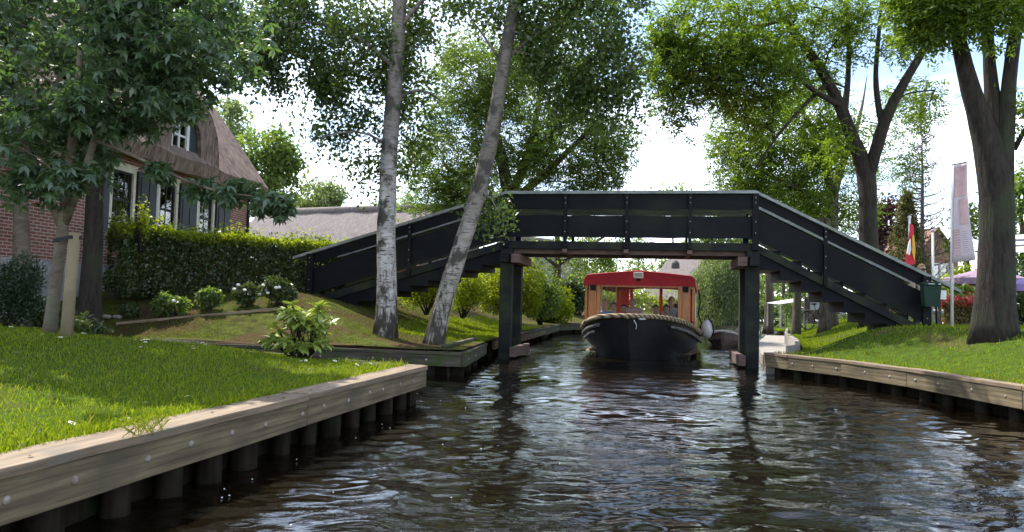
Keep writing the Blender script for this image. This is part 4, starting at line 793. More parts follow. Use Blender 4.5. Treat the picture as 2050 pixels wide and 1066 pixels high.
def smooth_path(p, k=4):
    p = [Vector(q) for q in p]; o = []
    for i in range(len(p) - 1):
        a, b, c, d = p[max(i - 1, 0)], p[i], p[i + 1], p[min(i + 2, len(p) - 1)]
        for j in range(k):
            t = j / k; o.append(0.5 * ((2 * b) + (c - a) * t + (2 * a - 5 * b + 4 * c - d) * t * t + (3 * b - a - 3 * c + d) * t ** 3))
    return o + [p[-1]]
mb = MB(); pts = smooth_path(gun(0.01, 0.03)); mb.tube(pts, [0.05 + 0.018 * min(1, max(0, 1 - abs(p.y - 2.2) / 3)) for p in pts], 12); build(mb, 'rope_fender', M['rope'], boat, True, world=False)
mb = MB(); mb.tube(smooth_path([q for q in gun(0.0, -0.16) if q[1] > 0.3 and q[0] < 0]), 0.045, 8); mb.tube(smooth_path([q for q in gun(0.0, -0.16) if q[1] > 0.3 and q[0] > 0]), 0.045, 8); build(mb, 'rubbing_strake', M['strake'], boat, True, world=False)
mb = MB(); mb.grid([[(-b * 0.97, y + 0.05, z - 0.03), (0, y + 0.05, z + 0.02), (b * 0.97, y + 0.05, z - 0.03)] for y, b, _, z in HB[:6]]); mb.grid([[(-b * 0.95, y, 0.1), (b * 0.95, y, 0.1)] for y, b, _, z in HB[4:]]); build(mb, 'deck', M['deck'], boat, world=False)
# bow tackle and illegible name lettering on the bow
mb = MB(); mb.box((0, 0.02, 0.99), (0.10, 0.14, 0.10)); mb.tube([(0.03, -0.08, 0.97), (0.05, -0.13, 0.84), (0.04, -0.1, 0.71)], 0.012, 5); build(mb, 'bow_fitting', M['rubber'], boat, world=False)
mb = MB(); mb.tube([(0.1, 0.0, 0.99), (0.16, -0.06, 0.96), (0.28, 0.02, 0.97)], 0.02, 6); mb.tube([(0.02, -0.115, 0.94), (0.09, -0.14, 0.81), (0.07, -0.12, 0.73)], 0.01, 5); build(mb, 'mooring_line', M['white'], boat, world=False)
mb = MB(); r2 = random.Random(4)
for i in range(15):
    t = 0.55 + i * 0.075; b_ = np.interp(t, [h[0] for h in HB], [h[1] for h in HB]); z_ = np.interp(t, [h[0] for h in HB], [h[3] for h in HB]) - 0.275
    for k in range(2):
        xx = -(b_ * 0.985 + 0.012); mb.beam((xx, t + k * 0.03, z_ - 0.03), (xx, t + k * 0.03 + r2.uniform(-.02, .02), z_ + r2.uniform(0.0, 0.035)), 0.012, 0.008)
build(mb, 'name_lettering', M['white'], boat, world=False)
# wooden windscreen front
CY = 1.35; CW = 1.27; ZT = 1.80; Zb = 0.74
mb = MB()
for sg in (-1, 1):
    mb.box((sg * (CW - 0.10), CY, (Zb - 0.15 + ZT) / 2), (0.20, 0.09, ZT - Zb + 0.15)); mb.box((sg * (CW - 0.255), CY - 0.01, (Zb + ZT) / 2), (0.10, 0.07, ZT - Zb - 0.04))
mb.box((0, CY, Zb - 0.02), (2 * CW - 0.42, 0.085, 0.16)); mb.box((0, CY, ZT - 0.03), (2 * CW - 0.62, 0.085, 0.06)); build(mb, 'windscreen_frame', M['varnish'], boat, world=False, bevel=0.008)
mb = MB(); mb.box((0, CY, (Zb + ZT) / 2 + 0.02), (2 * CW - 0.62, 0.008, ZT - Zb - 0.12)); build(mb, 'windscreen_pane', M['screen'], boat, world=False)
mb = MB()
for sg in (-1, 1): mb.box((sg * (CW - 0.12), CY - 0.07, ZT - 0.09), (0.14, 0.05, 0.15))
build(mb, 'navigation_light', M['rubber'], boat, world=False, bevel=0.01)
# canopy: pitched red canvas with deep fascia, long overhang down the sides
XS = [-1.40, -1.38, -1.30, -0.7, 0, 0.7, 1.30, 1.38, 1.40]; ZS = [1.74, 1.96, 2.05, 2.11, 2.17, 2.11, 2.05, 1.96, 1.74]
rows = []
for y in (CY - 0.10, CY - 0.07, CY + 1.4, CY + 2.9, CY + 4.4, CY + 5.9, CY + 7.0):
    sag = 0.0 if y < CY or abs(y - CY - 2.9) < 0.1 else 0.015
    rows.append([(x, y, z - (sag if 0 < i < 8 else 0) - (0.012 if y == CY - 0.10 else 0)) for i, (x, z) in enumerate(zip(XS, ZS))])
mb = MB(); mb.grid(rows)
fr_ = rows[0]; lowr = [(x, CY - 0.10, 1.78 if 0 < i < 8 else 1.74) for i, x in enumerate(XS)]; mb.grid([[(p[0], p[1], (p[2] * (1 - t) + l[2] * t)) for p, l in zip(fr_, lowr)] for t in (1, 0.5, 0)])
cn = build(mb, 'canopy', M['red'], boat, False, world=False); so_ = cn.modifiers.new('thick', 'SOLIDIFY'); so_.thickness = 0.02; so_.offset = -1
mb = MB(); mb.grid([[(x * 0.96, y, z - 0.045) for x, z in zip(XS[2:7], ZS[2:7])][::-1] for y in (CY + 0.1, CY + 3, CY + 6.9)]); build(mb, 'canopy_lining', M['lining'], boat, world=False)
mb = MB()
for i in range(6):
    y = CY + 0.5 + i * 1.2; mb.tube([(-1.3, y, 1.95), (-0.7, y, 2.03), (0, y, 2.09), (0.7, y, 2.03), (1.3, y, 1.95)], 0.02, 6)
    for sg in (-1, 1): mb.tube([(sg * 1.32, y, 0.5), (sg * 1.32, y, 1.97)], 0.02, 6)
for x in (-0.8, 0.75): mb.tube([(x, CY + 0.1, 2.0), (x, CY + 7, 2.0)], 0.03, 6)
build(mb, 'canopy_hoops', M['cream'], boat, world=False)
mb = MB(); mb.box((0.0, CY - 0.16, 2.04), (0.24, 0.10, 0.15)); hl = build(mb, 'headlamp', M['white'], boat, world=False, bevel=0.015); mb = MB(); mb.box((0, CY - 0.212, 2.045), (0.18, 0.006, 0.095)); build(mb, 'lens', M['lamp_lens'], hl, world=False); mb = MB(); mb.box((0, CY - 0.13, 1.93), (0.1, 0.05, 0.07)); build(mb, 'bracket', M['rubber'], hl, world=False)
# red rear frame with centre post, side panels, benches
mb = MB(); y = CY + 6.6
for x in (-1.25, -0.80, 1.25): mb.box((x, y, 1.25), (0.1, 0.06, 1.45))
mb.box((0.18, y, 1.2), (0.10, 0.065, 1.45)); mb.tube([(-1.25, y, 1.86), (-0.6, y, 1.93), (0, y, 1.95), (0.6, y, 1.93), (1.25, y, 1.86)], 0.055, 6)
mb.box((-1.03, y, 1.2), (0.3, 0.03, 1.3)); mb.box((1.1, y, 1.2), (0.2, 0.03, 1.3)); build(mb, 'rear_frame', M['red_paint'], boat, world=False)
mb = MB()
for sg in (-1, 1): mb.box((sg * 1.36, CY + 3.4, 0.72), (0.05, 6.4, 0.42))
build(mb, 'side_coaming', M['varnish'], boat, world=False)
for sg in (-1, 1):
    mb = MB(); mb.box((sg * 1.345, CY + 0.62, 1.34), (0.008, 1.1, 0.8)); build(mb, 'side_window', M['screen'], boat, world=False)
    mb = MB(); mb.box((sg * 1.34, CY + 0.05, 1.36), (0.06, 0.1, 0.86)); mb.box((sg * 1.34, CY + 1.2, 1.36), (0.06, 0.1, 0.86)); build(mb, 'side_post', M['varnish'], boat, world=False)
mb = MB()
for i in range(6): mb.box((-0.75, CY + 1.25 + i * 0.9, 0.33), (0.85, 0.34, 0.06)); mb.box((0.75, CY + 1.25 + i * 0.9, 0.33), (0.85, 0.34, 0.06)); mb.box((-0.75, CY + 1.45 + i * 0.9, 0.5), (0.85, 0.05, 0.4)); mb.box((0.75, CY + 1.45 + i * 0.9, 0.5), (0.85, 0.05, 0.4))
build(mb, 'bench', M['deck'], boat, world=False)
mb = MB(); mb.tube([(1.46, CY + 0.1, 1.72), (1.5, CY + 0.1, 1.4), (1.46, CY + 0.12, 1.1), (1.55, CY + 0.15, 0.85)], 0.018, 6); build(mb, 'hanging_rope', M['rubber'], boat, True, world=False)
t = E('fender', 'white round fender with black rope hanging on the right side of the tour boat', 'fender', to_world(1.68, 2.3, 0.72), BRZ); mb = MB(); mb.ball((0, 0, 0), (0.15, 0.26, 0.24), 14, 10); build(mb, 'ball', M['white_fender'], t, True, world=False)
mb = MB(); mb.tube([(0.02, -0.1, 0.3), (0.12, -0.16, 0.15), (0.16, -0.14, -0.05), (0.1, -0.14, -0.22)], 0.018, 6); build(mb, 'rope', M['rubber'], t, True, world=False)
GRP = 'passengers in the tour boat'
crew = [(-0.33, 2.0 + CY, 0.27, 'pink_shirt', 'hair_grey', 'skin', 'bald passenger in a pink shirt beneath the red canopy', False, False),
        (-0.52, 1.45 + CY, 0.06, 'olive', 'hair_dark', 'skin2', 'dark-haired passenger left of the man in pink', True, False),
        (-0.76, 1.1 + CY, 0.10, 'olive', 'hair_brown', 'skin', 'brown-haired passenger in olive beside the blue jacket', True, True),
        (-0.95, 0.75 + CY, 0.16, 'blue_jacket', 'hair_blond', 'skin', 'passenger in a bright blue jacket behind the left of the windscreen', True, False),
        (0.36, 1.0 + CY, 0.06, 'navy', 'hair_dark', 'skin2', 'passenger in navy seated right of the centre post', True, False),
        (0.64, 0.95 + CY, 0.07, 'black_cloth', 'hair_dark', 'skin2', 'passenger in black near the right side of the windscreen', True, True),
        (0.72, 2.0 + CY, 0.30, 'grey_shirt', 'hair_blond', 'skin', 'fair-haired passenger in grey farther back on the right', True, True),
        (0.95, 3.2 + CY, 0.42, 'black_cloth', 'hair_dark', 'skin2', 'dark-clad person farthest back on the right beneath the canopy', True, False)]
for x, y, dz, cl, hm, sk, lab, hr, lg in crew:
    person('person', lab, SIT, cl, 'navy', sk, hr, hm, to_world(x, y, dz + 0.33), BRZ + random.uniform(-0.3, 0.3), GRP, False, lg)
# small punt moored at the quay
pb = G(1446, 695, 0.0); PRZ = R(-24)
punt = E('rowing_boat', 'small weathered brown rowing boat moored by the quay right of the tour boat', 'boat', (pb[0], pb[1], 0), PRZ)
PBS = [(0, 0.05, 0.02, 0.52), (0.25, 0.36, 0.22, 0.46), (0.7, 0.62, 0.42, 0.38), (1.5, 0.78, 0.58, 0.33), (3.0, 0.82, 0.62, 0.33), (4.6, 0.7, 0.55, 0.40)]
rows = [[(-b, y, z), (-b * 0.95, y, z * 0.5), (-c_, y + 0.05, 0), (-c_ * .8, y + 0.1, -0.15), (c_ * .8, y + 0.1, -0.15), (c_, y + 0.05, 0), (b * 0.95, y, z * 0.5), (b, y, z)] for y, b, c_, z in PBS]
mb = MB(); mb.grid(rows); mb.add(rows[0], [tuple(range(8))]); mb.add(rows[-1], [tuple(range(8))[::-1]]); build(mb, 'hull', M['punt'], punt, world=False)
mb = MB(); mb.tube([(-b, y, z + 0.01) for y, b, _, z in PBS[::-1]] + [(b, y, z + 0.01) for y, b, _, z in PBS], 0.045, 6); mb.grid([[(-b * .98, y, z), (0, y, z + 0.05), (b * .98, y, z)] for y, b, _, z in PBS[:4]]); build(mb, 'gunwale', M['tarp'], punt, world=False)
mb = MB(); mb.box((0, 2.6, 0.28), (1.5, 0.3, 0.04)); mb.box((0, 4.0, 0.3), (1.3, 0.3, 0.04)); build(mb, 'thwart', M['deck'], punt, world=False)
mb = MB(); mb.box((0, 4.7, 0.75), (0.26, 0.4, 0.24)); mb.box((0, 4.72, 0.3), (0.12, 0.14, 0.9)); mb.tube([(0, 4.5, 0.75), (-0.1, 4.0, 0.8)], 0.02, 6); build(mb, 'outboard_motor', M['engine'], punt, world=False, bevel=0.03)
# ------------------------------------------------------------------ trees
def gz(px, Y, side): # ground height under a pixel column at distance Y
    x = P(px, 600, Y)[0]; return x, float(zL(x, Y) if side < 0 else zR(x, Y))
def footed(line, side):           # drop the foot of a trunk polyline into the ground
    x, y = line[0][0], line[0][1]; z = float(zL(x, y) if side < 0 else zR(x, y)) - 0.06
    line[0][2] = z - 0.45 * line[0][3]; return line
# staked young chestnut on the near lawn
Y1 = 9.0
L1 = [footed(trunkline([(98, 668, 40), (103, 640, 34), (112, 560, 31), (124, 475, 29), (132, 400, 27), (140, 330, 24), (150, 220, 20), (165, 80, 16), (180, -120, 9)], Y1), -1),
      trunkline([(126, 460, 24), (95, 390, 20), (70, 320, 17), (40, 260, 14), (-10, 190, 10), (-80, 120, 6)], Y1),
      trunkline([(128, 450, 24), (160, 380, 20), (185, 310, 18), (200, 230, 15), (240, 120, 11), (290, 20, 7)], Y1, [0, -.1, -.2, -.3, -.5, -.7]),
      trunkline([(190, 280, 12), (250, 300, 10), (330, 345, 8), (420, 385, 6), (520, 395, 4)], Y1, [-.25, -.3, -.35, -.4, -.45])]
c1 = cat4(ell(120, 90, 330, 190, 9.0, 1.5, 165), ell(350, 80, 150, 110, 8.8, 1.1, 56), ell(70, 270, 120, 80, 8.8, 1.0, 26), (ell(190, 215, 120, 40, 8.6, 0.8, 18), .2),
          (ell(330, 345, 60, 10, 8.65, 0.25, 4), .12), (ell(440, 378, 75, 14, 8.55, 0.25, 7), .13), (ell(548, 402, 32, 16, 8.5, 0.2, 6), .14), (ell(330, 215, 60, 24, 8.6, .4, 5), .2), (ell(130, 370, 90, 40, 8.7, .5, 10), .2), ell(100, -160, 380, 130, 9.2, 1.6, 22))
def off_house(c, ov=0):     # keep the view from the water to the house windows open
    d = np.asarray(c)[:, :3] - CC; px = 1025 + FPX * (d @ CR) / (d @ f_); py = 533 - FPX * (d @ CU) / (d @ f_); k = (px > 205) & (px < 480) & (py > 300) & (py < 450) | (px > 318) & (px < 420) & (py > 225) & (py < 335)
    if np.shape(c)[1] == 4: k &= (np.asarray(c)[:, 3] < .01) | (np.asarray(c)[:, 3] > .16)
    return np.asarray(c)[~k]
c1 = off_house(c1)
tree('chestnut_tree', 'young staked tree with large dark palmate leaves on the near left lawn', L1, c1, 'palmate', M['lf_chest'], M['bark_smooth'], per=19, cr=0.32, L=0.125, W=0.047, m=6, minz=1.2, tip=0.004)
st = E('tree_stake', 'pale wooden stake with black strap beside the young lawn tree', 'tree stake', tuple(np.append(P(136, 600, 8.8)[:2], 0.4)))
a = P(133, 668, 8.8); b = P(150, 466, 8.8); mb = MB(); mb.tube([a - np.array([0, 0, .15]), (a + b) / 2, b], [0.068, 0.066, 0.064], 12, True, 0.02); build(mb, 'post', M['stake'], st, True)
mb = MB(); c0 = P(124, 482, 9.0); c9 = P(149, 476, 8.8)
for z in (-0.02, 0.02):
    r_ = [(c0[0] - .12, c0[1] + .02, c0[2] + z), (c0[0], c0[1] - .13, c0[2] + z), (c9[0], c9[1] - .08, c9[2] + z), (c9[0] + .085, c9[1] + .01, c9[2] + z), (c9[0], c9[1] + .08, c9[2] + z), (c0[0], c0[1] + .13, c0[2] + z), (c0[0] - .12, c0[1] + .02, c0[2] + z)]
    if z < 0: lo_ = r_
mb.grid([lo_, r_]); sp_ = build(mb, 'strap', M['strap'], st); so_ = sp_.modifiers.new('thick', 'SOLIDIFY'); so_.thickness = 0.008
# thick dark trunk behind it
L2 = [footed(trunkline([(178, 588, 62), (182, 560, 50), (186, 480, 45), (190, 380, 42), (196, 280, 42), (205, 150, 34), (215, 0, 26), (225, -160, 14)], 13.2), -1),
      trunkline([(194, 300, 26), (240, 210, 20), (300, 120, 15), (380, 30, 9)], 13.2, [0, -.2, -.5, -.8]), trunkline([(198, 260, 24), (140, 170, 18), (90, 60, 12), (60, -60, 8)], 13.2, [0, .2, .4, .6])]
c2 = np.concatenate([ell(250, 40, 300, 100, 13.5, 2.0, 110), ell(440, 90, 120, 80, 13.3, 1.2, 30), ell(240, -160, 320, 120, 13.5, 2, 22)])
c2 = off_house(c2)
tree('broadleaf_tree', 'thick dark trunk on the left bank between the stake and the hedge', L2, c2, 'single', M['lf_chest'], M['bark_dark'], per=110, cr=0.6, L=0.11, W=0.085, minz=2.5, flat=0.7)
L3 = [footed(trunkline([(48, 560, 52), (44, 500, 42), (42, 400, 38), (40, 300, 35), (30, 150, 28), (20, 0, 20), (10, -150, 10)], 12.6), -1), trunkline([(40, 290, 20), (100, 200, 14), (150, 90, 10)], 12.6, [0, -.3, -.6])]
c3 = np.concatenate([ell(10, 80, 200, 200, 12.6, 2.0, 90), ell(20, -160, 260, 120, 12.6, 2, 16), ell(20, 270, 50, 40, 12.4, .6, 7)])
tree('broadleaf_tree', 'greyish straight trunk at the left edge in front of the brick house', L3, c3, 'single', M['lf_chest'], M['bark_smooth'], per=100, cr=0.6, L=0.11, W=0.085, minz=2.5, flat=0.7)
# birches
LB1 = [footed(trunkline([(771, 660, 58), (773, 640, 50), (774, 600, 47), (774, 520, 44), (772, 450, 42), (776, 380, 41), (778, 320, 39), (785, 230, 37), (794, 120, 35), (800, 0, 33), (806, -150, 26), (812, -320, 14)], 14.6), -1),
       trunkline([(786, 300, 8), (740, 262, 6), (680, 262, 4), (620, 285, 1.5)], 14.6, [0, -.2, -.4, -.5]), trunkline([(793, 140, 12), (720, 70, 9), (620, 40, 6), (500, 60, 3)], 14.6, [0, -.2, -.3, -.3]), trunkline([(798, 60, 13), (850, -10, 10), (900, -40, 7)], 14.6, [0, -.3, -.5]), trunkline([(790, 200, 11), (840, 170, 8), (880, 200, 5)], 14.6, [0, .3, .5])]
cb1 = np.concatenate([ell(640, 70, 200, 110, 15.1, 1.4, 120), ell(500, 40, 130, 90, 14.8, 1.0, 56), ell(720, 130, 100, 100, 15.0, .9, 46), ell(700, 250, 80, 34, 15.0, .5, 11), ell(655, 268, 40, 14, 14.9, .3, 4), ell(735, 320, 42, 44, 15.0, .4, 8), ell(840, 170, 48, 130, 15.4, .9, 30), ell(870, 30, 60, 40, 15.1, .6, 8), ell(835, 320, 34, 40, 15.4, .5, 6), ell(610, 180, 90, 26, 15.0, .5, 8), ell(760, -150, 280, 130, 15.4, 1.8, 26)])
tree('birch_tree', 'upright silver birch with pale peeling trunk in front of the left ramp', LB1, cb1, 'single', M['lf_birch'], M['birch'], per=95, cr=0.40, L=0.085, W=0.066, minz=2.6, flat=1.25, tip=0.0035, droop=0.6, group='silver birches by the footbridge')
LB2 = [footed(trunkline([(866, 682, 52), (876, 650, 43), (893, 590, 41), (915, 520, 40), (938, 450, 38), (957, 390, 37), (972, 330, 36), (985, 270, 34), (999, 190, 32), (1011, 110, 31), (1022, 50, 29), (1034, -20, 26), (1050, -150, 20), (1066, -300, 10)], 14.0), -1),
       trunkline([(1012, 120, 10), (1080, 60, 8), (1150, 40, 5), (1230, 90, 2)], 14.0, [0, .3, .6, .8]), trunkline([(1025, 20, 14), (1090, -40, 10), (1170, -20, 7)], 14.0, [0, .3, .5]), trunkline([(1008, 130, 8), (960, 60, 5), (930, 20, 2)], 14.0, [0, .2, .3]), trunkline([(960, 380, 5), (985, 400, 3), (1000, 430, 1)], 14.0, [0, -.25, -.35])]
cb2 = np.concatenate([ell(1150, 90, 110, 110, 14.5, 1.1, 70), ell(1220, 150, 70, 80, 14.4, .7, 28), ell(1110, 190, 60, 60, 14.5, .6, 14), ell(1235, 215, 48, 40, 14.3, .4, 9), ell(1080, 20, 90, 60, 14.5, .9, 26), ell(950, 15, 70, 32, 14.6, .6, 12), ell(1190, -20, 120, 60, 14.4, 1, 24), ell(985, 425, 22, 24, 14.4, .25, 5), ell(960, 400, 16, 14, 14.4, .2, 3), ell(1005, 60, 22, 40, 14.6, .3, 5), ell(1080, -90, 200, 60, 14.6, 1.0, 10)])
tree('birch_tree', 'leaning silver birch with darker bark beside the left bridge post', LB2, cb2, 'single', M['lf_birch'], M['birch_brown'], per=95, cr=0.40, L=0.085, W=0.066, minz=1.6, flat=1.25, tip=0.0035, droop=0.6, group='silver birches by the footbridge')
# broad ash behind the bridge
YC = 30
LC = [footed(trunkline([(1020, 610, 44), (1018, 540, 40), (1016, 450, 36), (1018, 390, 32), (1005, 320, 24), (985, 240, 18), (960, 150, 11)], YC), -1),
      trunkline([(1018, 400, 26), (1052, 330, 20), (1070, 260, 15), (1085, 160, 9)], YC, [0, .2, .5, .8]), trunkline([(1018, 410, 22), (1090, 350, 17), (1150, 290, 12), (1210, 230, 7)], YC, [0, -.4, -.8, -1.2]), trunkline([(1014, 430, 18), (950, 380, 13), (890, 330, 8)], YC, [0, -.4, -.7])]
cC = np.concatenate([ell(960, 160, 95, 90, YC, 2.2, 84), ell(1060, 210, 140, 115, YC, 2.5, 130), ell(1150, 300, 110, 80, YC - 1, 2.0, 84), ell(1215, 290, 50, 55, YC - 1, 1.0, 22), ell(910, 330, 105, 85, YC, 2.0, 84), ell(880, 240, 40, 60, YC, 1.2, 12), ell(1040, 360, 170, 50, YC - 1, 1.8, 50), ell(860, 400, 60, 30, YC - 1, 1, 14), ell(1190, 360, 60, 26, YC - 1, 1, 12), ell(1100, 130, 70, 50, YC, 1.5, 18)])
tree('ash_tree', 'broad feathery ash tree rising behind the left half of the footbridge', LC, cC, 'pinnate', M['lf_mid'], M['bark'], per=24, cr=0.74, L=0.15, W=0.06, minz=2.5, rach=0.40, tip=0.008)
# far trees on the left, behind the roofs
for (px, py, rx, ry, Y, n, lab, lm) in ((450, 270, 52, 70, 50, 34, 'tall pale tree directly behind the thatched house roof', 'lf_pale'), (535, 345, 62, 85, 46, 60, 'tall green tree between the thatched house and the barn roof', 'lf_mid'), (640, 400, 52, 34, 60, 34, 'low distant tree showing over the barn roof left of the upright birch', 'lf_pale'), (785, 420, 48, 36, 62, 18, 'small pale tree over the barn roof right of the upright birch', 'lf_pale')):
    base = P(px, 590, Y); L_ = [np.array([[base[0], Y, .4, .28], [base[0] + .1, Y, P(px, py + ry * .6, Y)[2], .2], [base[0] - .2, Y, P(px, py - ry * .5, Y)[2], .06]])]
    c_ = np.concatenate([ell(px, py, rx, ry, Y, rx * Y / FPX, n, 0.3), ell(px + rx * .4, py - ry * .4, rx * .4, ry * .5, Y, 1.2, n // 4), ell(px - rx * .5, py + ry * .3, rx * .4, ry * .4, Y, 1.2, n // 4)])
    tree('broadleaf_tree', lab, L_, c_, 'single', M[lm], M['bark'], per=85, cr=0.95, L=0.26, W=0.19, minz=2, flat=0.8, trunk_n=8)
# right bank: forked ash with dark limbs
YR = 20.0
LR1 = [footed(trunkline([(1742, 590, 56), (1740, 540, 48), (1738, 470, 44), (1738, 400, 42), (1737, 352, 48), (1722, 310, 34), (1700, 260, 32), (1680, 205, 28), (1650, 150, 24), (1610, 90, 20), (1570, 40, 16), (1530, -40, 12)], YR), 1),
       trunkline([(1738, 355, 34), (1752, 310, 31), (1768, 250, 30), (1790, 200, 25), (1820, 150, 21), (1850, 100, 18), (1875, 50, 15), (1890, -30, 10)], YR, [0, -.2, -.4, -.6, -.8, -1, -1.2, -1.4]),
       trunkline([(1766, 250, 18), (1757, 210, 15), (1752, 150, 13), (1760, 60, 10), (1770, -60, 7)], YR, [-.4, -.2, 0, .2, .4]), trunkline([(1690, 230, 18), (1698, 160, 14), (1700, 80, 11), (1690, -40, 8)], YR, [0, .3, .5, .7]),
       trunkline([(1688, 215, 16), (1640, 190, 13), (1590, 150, 11), (1540, 110, 9), (1470, 90, 6), (1400, 100, 4)], YR, [0, -.4, -.8, -1.2, -1.6, -2]), trunkline([(1655, 168, 12), (1600, 220, 9), (1550, 280, 7), (1510, 340, 4)], YR, [0, -.5, -.9, -1.2]), trunkline([(1570, 40, 10), (1500, 60, 8), (1430, 40, 6), (1370, 60, 4)], YR, [0, -.3, -.6, -1])]
cR1 = np.concatenate([ell(1430, 90, 135, 95, YR - 1.5, 1.6, 92), ell(1350, 150, 60, 80, YR - 1.6, .9, 30), ell(1620, 110, 90, 80, YR + .6, 1.3, 30), ell(1330, 60, 40, 60, YR - 1.6, .7, 12), ell(1490, 140, 110, 80, YR - 1, 1.6, 44), ell(1560, 60, 110, 60, YR - .6, 1.5, 34), ell(1355, 235, 26, 14, YR - 1.8, .3, 4), ell(1500, 230, 60, 50, YR - 1, 1, 14), ell(1640, 60, 80, 60, YR, 1.5, 20), ell(1750, 60, 80, 60, YR - .4, 1.5, 18), ell(1840, 60, 50, 60, YR - 1, 1, 10), ell(1830, 200, 45, 30, YR, .8, 9), ell(1690, 300, 60, 40, YR + .5, 1, 12), ell(1450, 170, 140, 100, YR - 1.2, 1.3, 34), ell(1560, -70, 300, 60, YR, 1.6, 18)])
tree('ash_tree', 'forked ash with dark limbs and airy leaves behind the right ramp', LR1, cR1, 'pinnate', M['lf_ash'], M['bark_dark'], per=17, cr=0.54, L=0.13, W=0.05, minz=3.0, rach=0.30, tip=0.0095, group='ash trees along the right bank')
YR2 = 26.0
LR2 = [footed(trunkline([(1662, 600, 40), (1664, 520, 34), (1666, 440, 30), (1668, 380, 28), (1650, 310, 20), (1620, 250, 14), (1590, 190, 9)], YR2), 1), trunkline([(1668, 390, 22), (1690, 320, 17), (1715, 260, 12), (1728, 205, 6), (1736, 150, 1.5)], YR2, [0, .3, .6, .9, 1.1]), trunkline([(1666, 410, 16), (1600, 380, 12), (1540, 350, 8), (1480, 330, 5)], YR2, [0, -.5, -1, -1.4]), trunkline([(1664, 440, 14), (1600, 440, 10), (1530, 430, 6)], YR2, [0, -.3, -.6])]
cR2 = np.concatenate([ell(1560, 290, 130, 95, YR2, 2.2, 110), ell(1490, 330, 65, 60, YR2 - 1, 1.4, 28), ell(1640, 340, 80, 80, YR2, 1.8, 40), ell(1540, 410, 120, 40, YR2 - 1, 1.5, 40), ell(1480, 390, 50, 30, YR2 - 1, 1, 10), ell(1620, 220, 80, 60, YR2, 1.6, 24), ell(1700, 430, 50, 40, YR2 + 1, 1.2, 16), ell(1470, 240, 40, 50, YR2, 1, 8), ell(1800, 240, 55, 50, YR2 + 1, 1.2, 16), ell(1790, 330, 40, 40, YR2 + 1, 1, 9)])
tree('ash_tree', 'single-trunk ash with yellow-green crown left of the forked ash', LR2, cR2, 'pinnate', M['lf_ash'], M['bark'], per=24, cr=0.66, L=0.14, W=0.056, minz=2.6, rach=0.36, tip=0.006, group='ash trees along the right bank')
# thick trunk at the right edge
YR3 = 12.0
LR3 = [footed(trunkline([(1990, 668, 122), (1990, 648, 104), (1992, 600, 93), (1994, 540, 88), (1996, 470, 85), (1997, 400, 84), (1990, 340, 86), (1975, 280, 68), (1955, 215, 54), (1932, 150, 43), (1926, 100, 39), (1908, 40, 34), (1890, -60, 26)], YR3), 1),
       trunkline([(1998, 390, 70), (1998, 310, 62), (1992, 240, 46), (1983, 170, 34), (1979, 90, 28), (1974, 0, 26), (1968, -120, 18)], YR3, [.05, .05, .05, .1, .1, .15, .2]), trunkline([(2002, 390, 66), (2010, 300, 54), (2014, 240, 42), (2020, 160, 34), (2030, 80, 34), (2046, 0, 32), (2065, -120, 22)], YR3, [-.02, -.04, -.06, -.1, -.15, -.2, -.3]),
       trunkline([(1921, 80, 22), (1885, 20, 20), (1840, -30, 16), (1780, -90, 10)], YR3, [0, -.2, -.5, -.8]), trunkline([(2030, 300, 16), (2052, 260, 12), (2090, 230, 7)], YR3, [0, -.1, -.2])]
cR3 = np.concatenate([ell(1900, 20, 90, 34, YR3 - .6, .7, 22), ell(1870, -20, 80, 40, YR3 - .6, .7, 14), ell(2035, 10, 40, 26, YR3 - .8, .5, 7), ell(1930, -110, 200, 60, YR3, 1.0, 10), ell(2048, 215, 14, 30, YR3, .3, 2)])
tree('broadleaf_tree', 'thick dark multi-stemmed trunk on the grass at the right edge', LR3, cR3, 'pinnate', M['lf_ash'], M['bark_dark'], per=40, cr=0.5, L=0.10, W=0.042, minz=3.2, rach=0.26, trunk_n=18)
# bare larch-like tree and conifer behind the flags
YL = 42; bx = P(1846, 600, YL)[0]
Ll = [np.array([[bx, YL, .6, .17], [bx, YL, 5, .13], [bx + .05, YL, 9, .07], [bx, YL, P(1846, 255, YL)[2], .02]])]
for i in range(110):
    z = 2.6 + 8.8 * (i / 84) ** 0.9; a = random.uniform(0, 6.28); ln = (0.4 + 2.5 * (1 - (z - 2.6) / 9.3)) * random.uniform(.7, 1.1); dx_, dy_ = math.cos(a), math.sin(a)
    p = [np.array([bx + dx_ * ln * t, YL + dy_ * ln * t, z + 0.42 * ln * t ** 1.5 - 0.1 * ln * math.sin(3 * t), 0.042 * (1 - t * .75)]) for t in (0, .35, .7, 1)]; Ll.append(np.array(p))
    for t in np.linspace(.3, 1, 7):
        q = p[0] + (p[3] - p[0]) * t; q[2] = np.interp(t, (0, .35, .7, 1), [k[2] for k in p]); r_ = unit(1)[0] * .55 * (1.1 - t * .4); Ll.append(np.array([np.append(q[:3], .016), np.append(q[:3] + r_ * .6 + np.array([0, 0, .12]), .013), np.append(q[:3] + r_ * 1.3 + np.array([0, 0, .06]), .009)]))
tree('bare_tree', 'leafless twiggy tree between the two flags on the right', Ll, [], 'single', None, M['twig'], trunk_n=6)
cx_ = P(1815, 600, 38)[0]; zt_ = P(1815, 385, 38)[2]; k = 260; hh = rng.random(k) ** 1.3; ang = rng.random(k) * 6.28; rr_ = (1 - hh) ** 0.8 * 1.55 * (0.55 + .45 * rng.random(k))
cc = np.stack([cx_ + rr_ * np.cos(ang), 38 + rr_ * np.sin(ang), 0.9 + hh * (zt_ - 1.0)], 1)
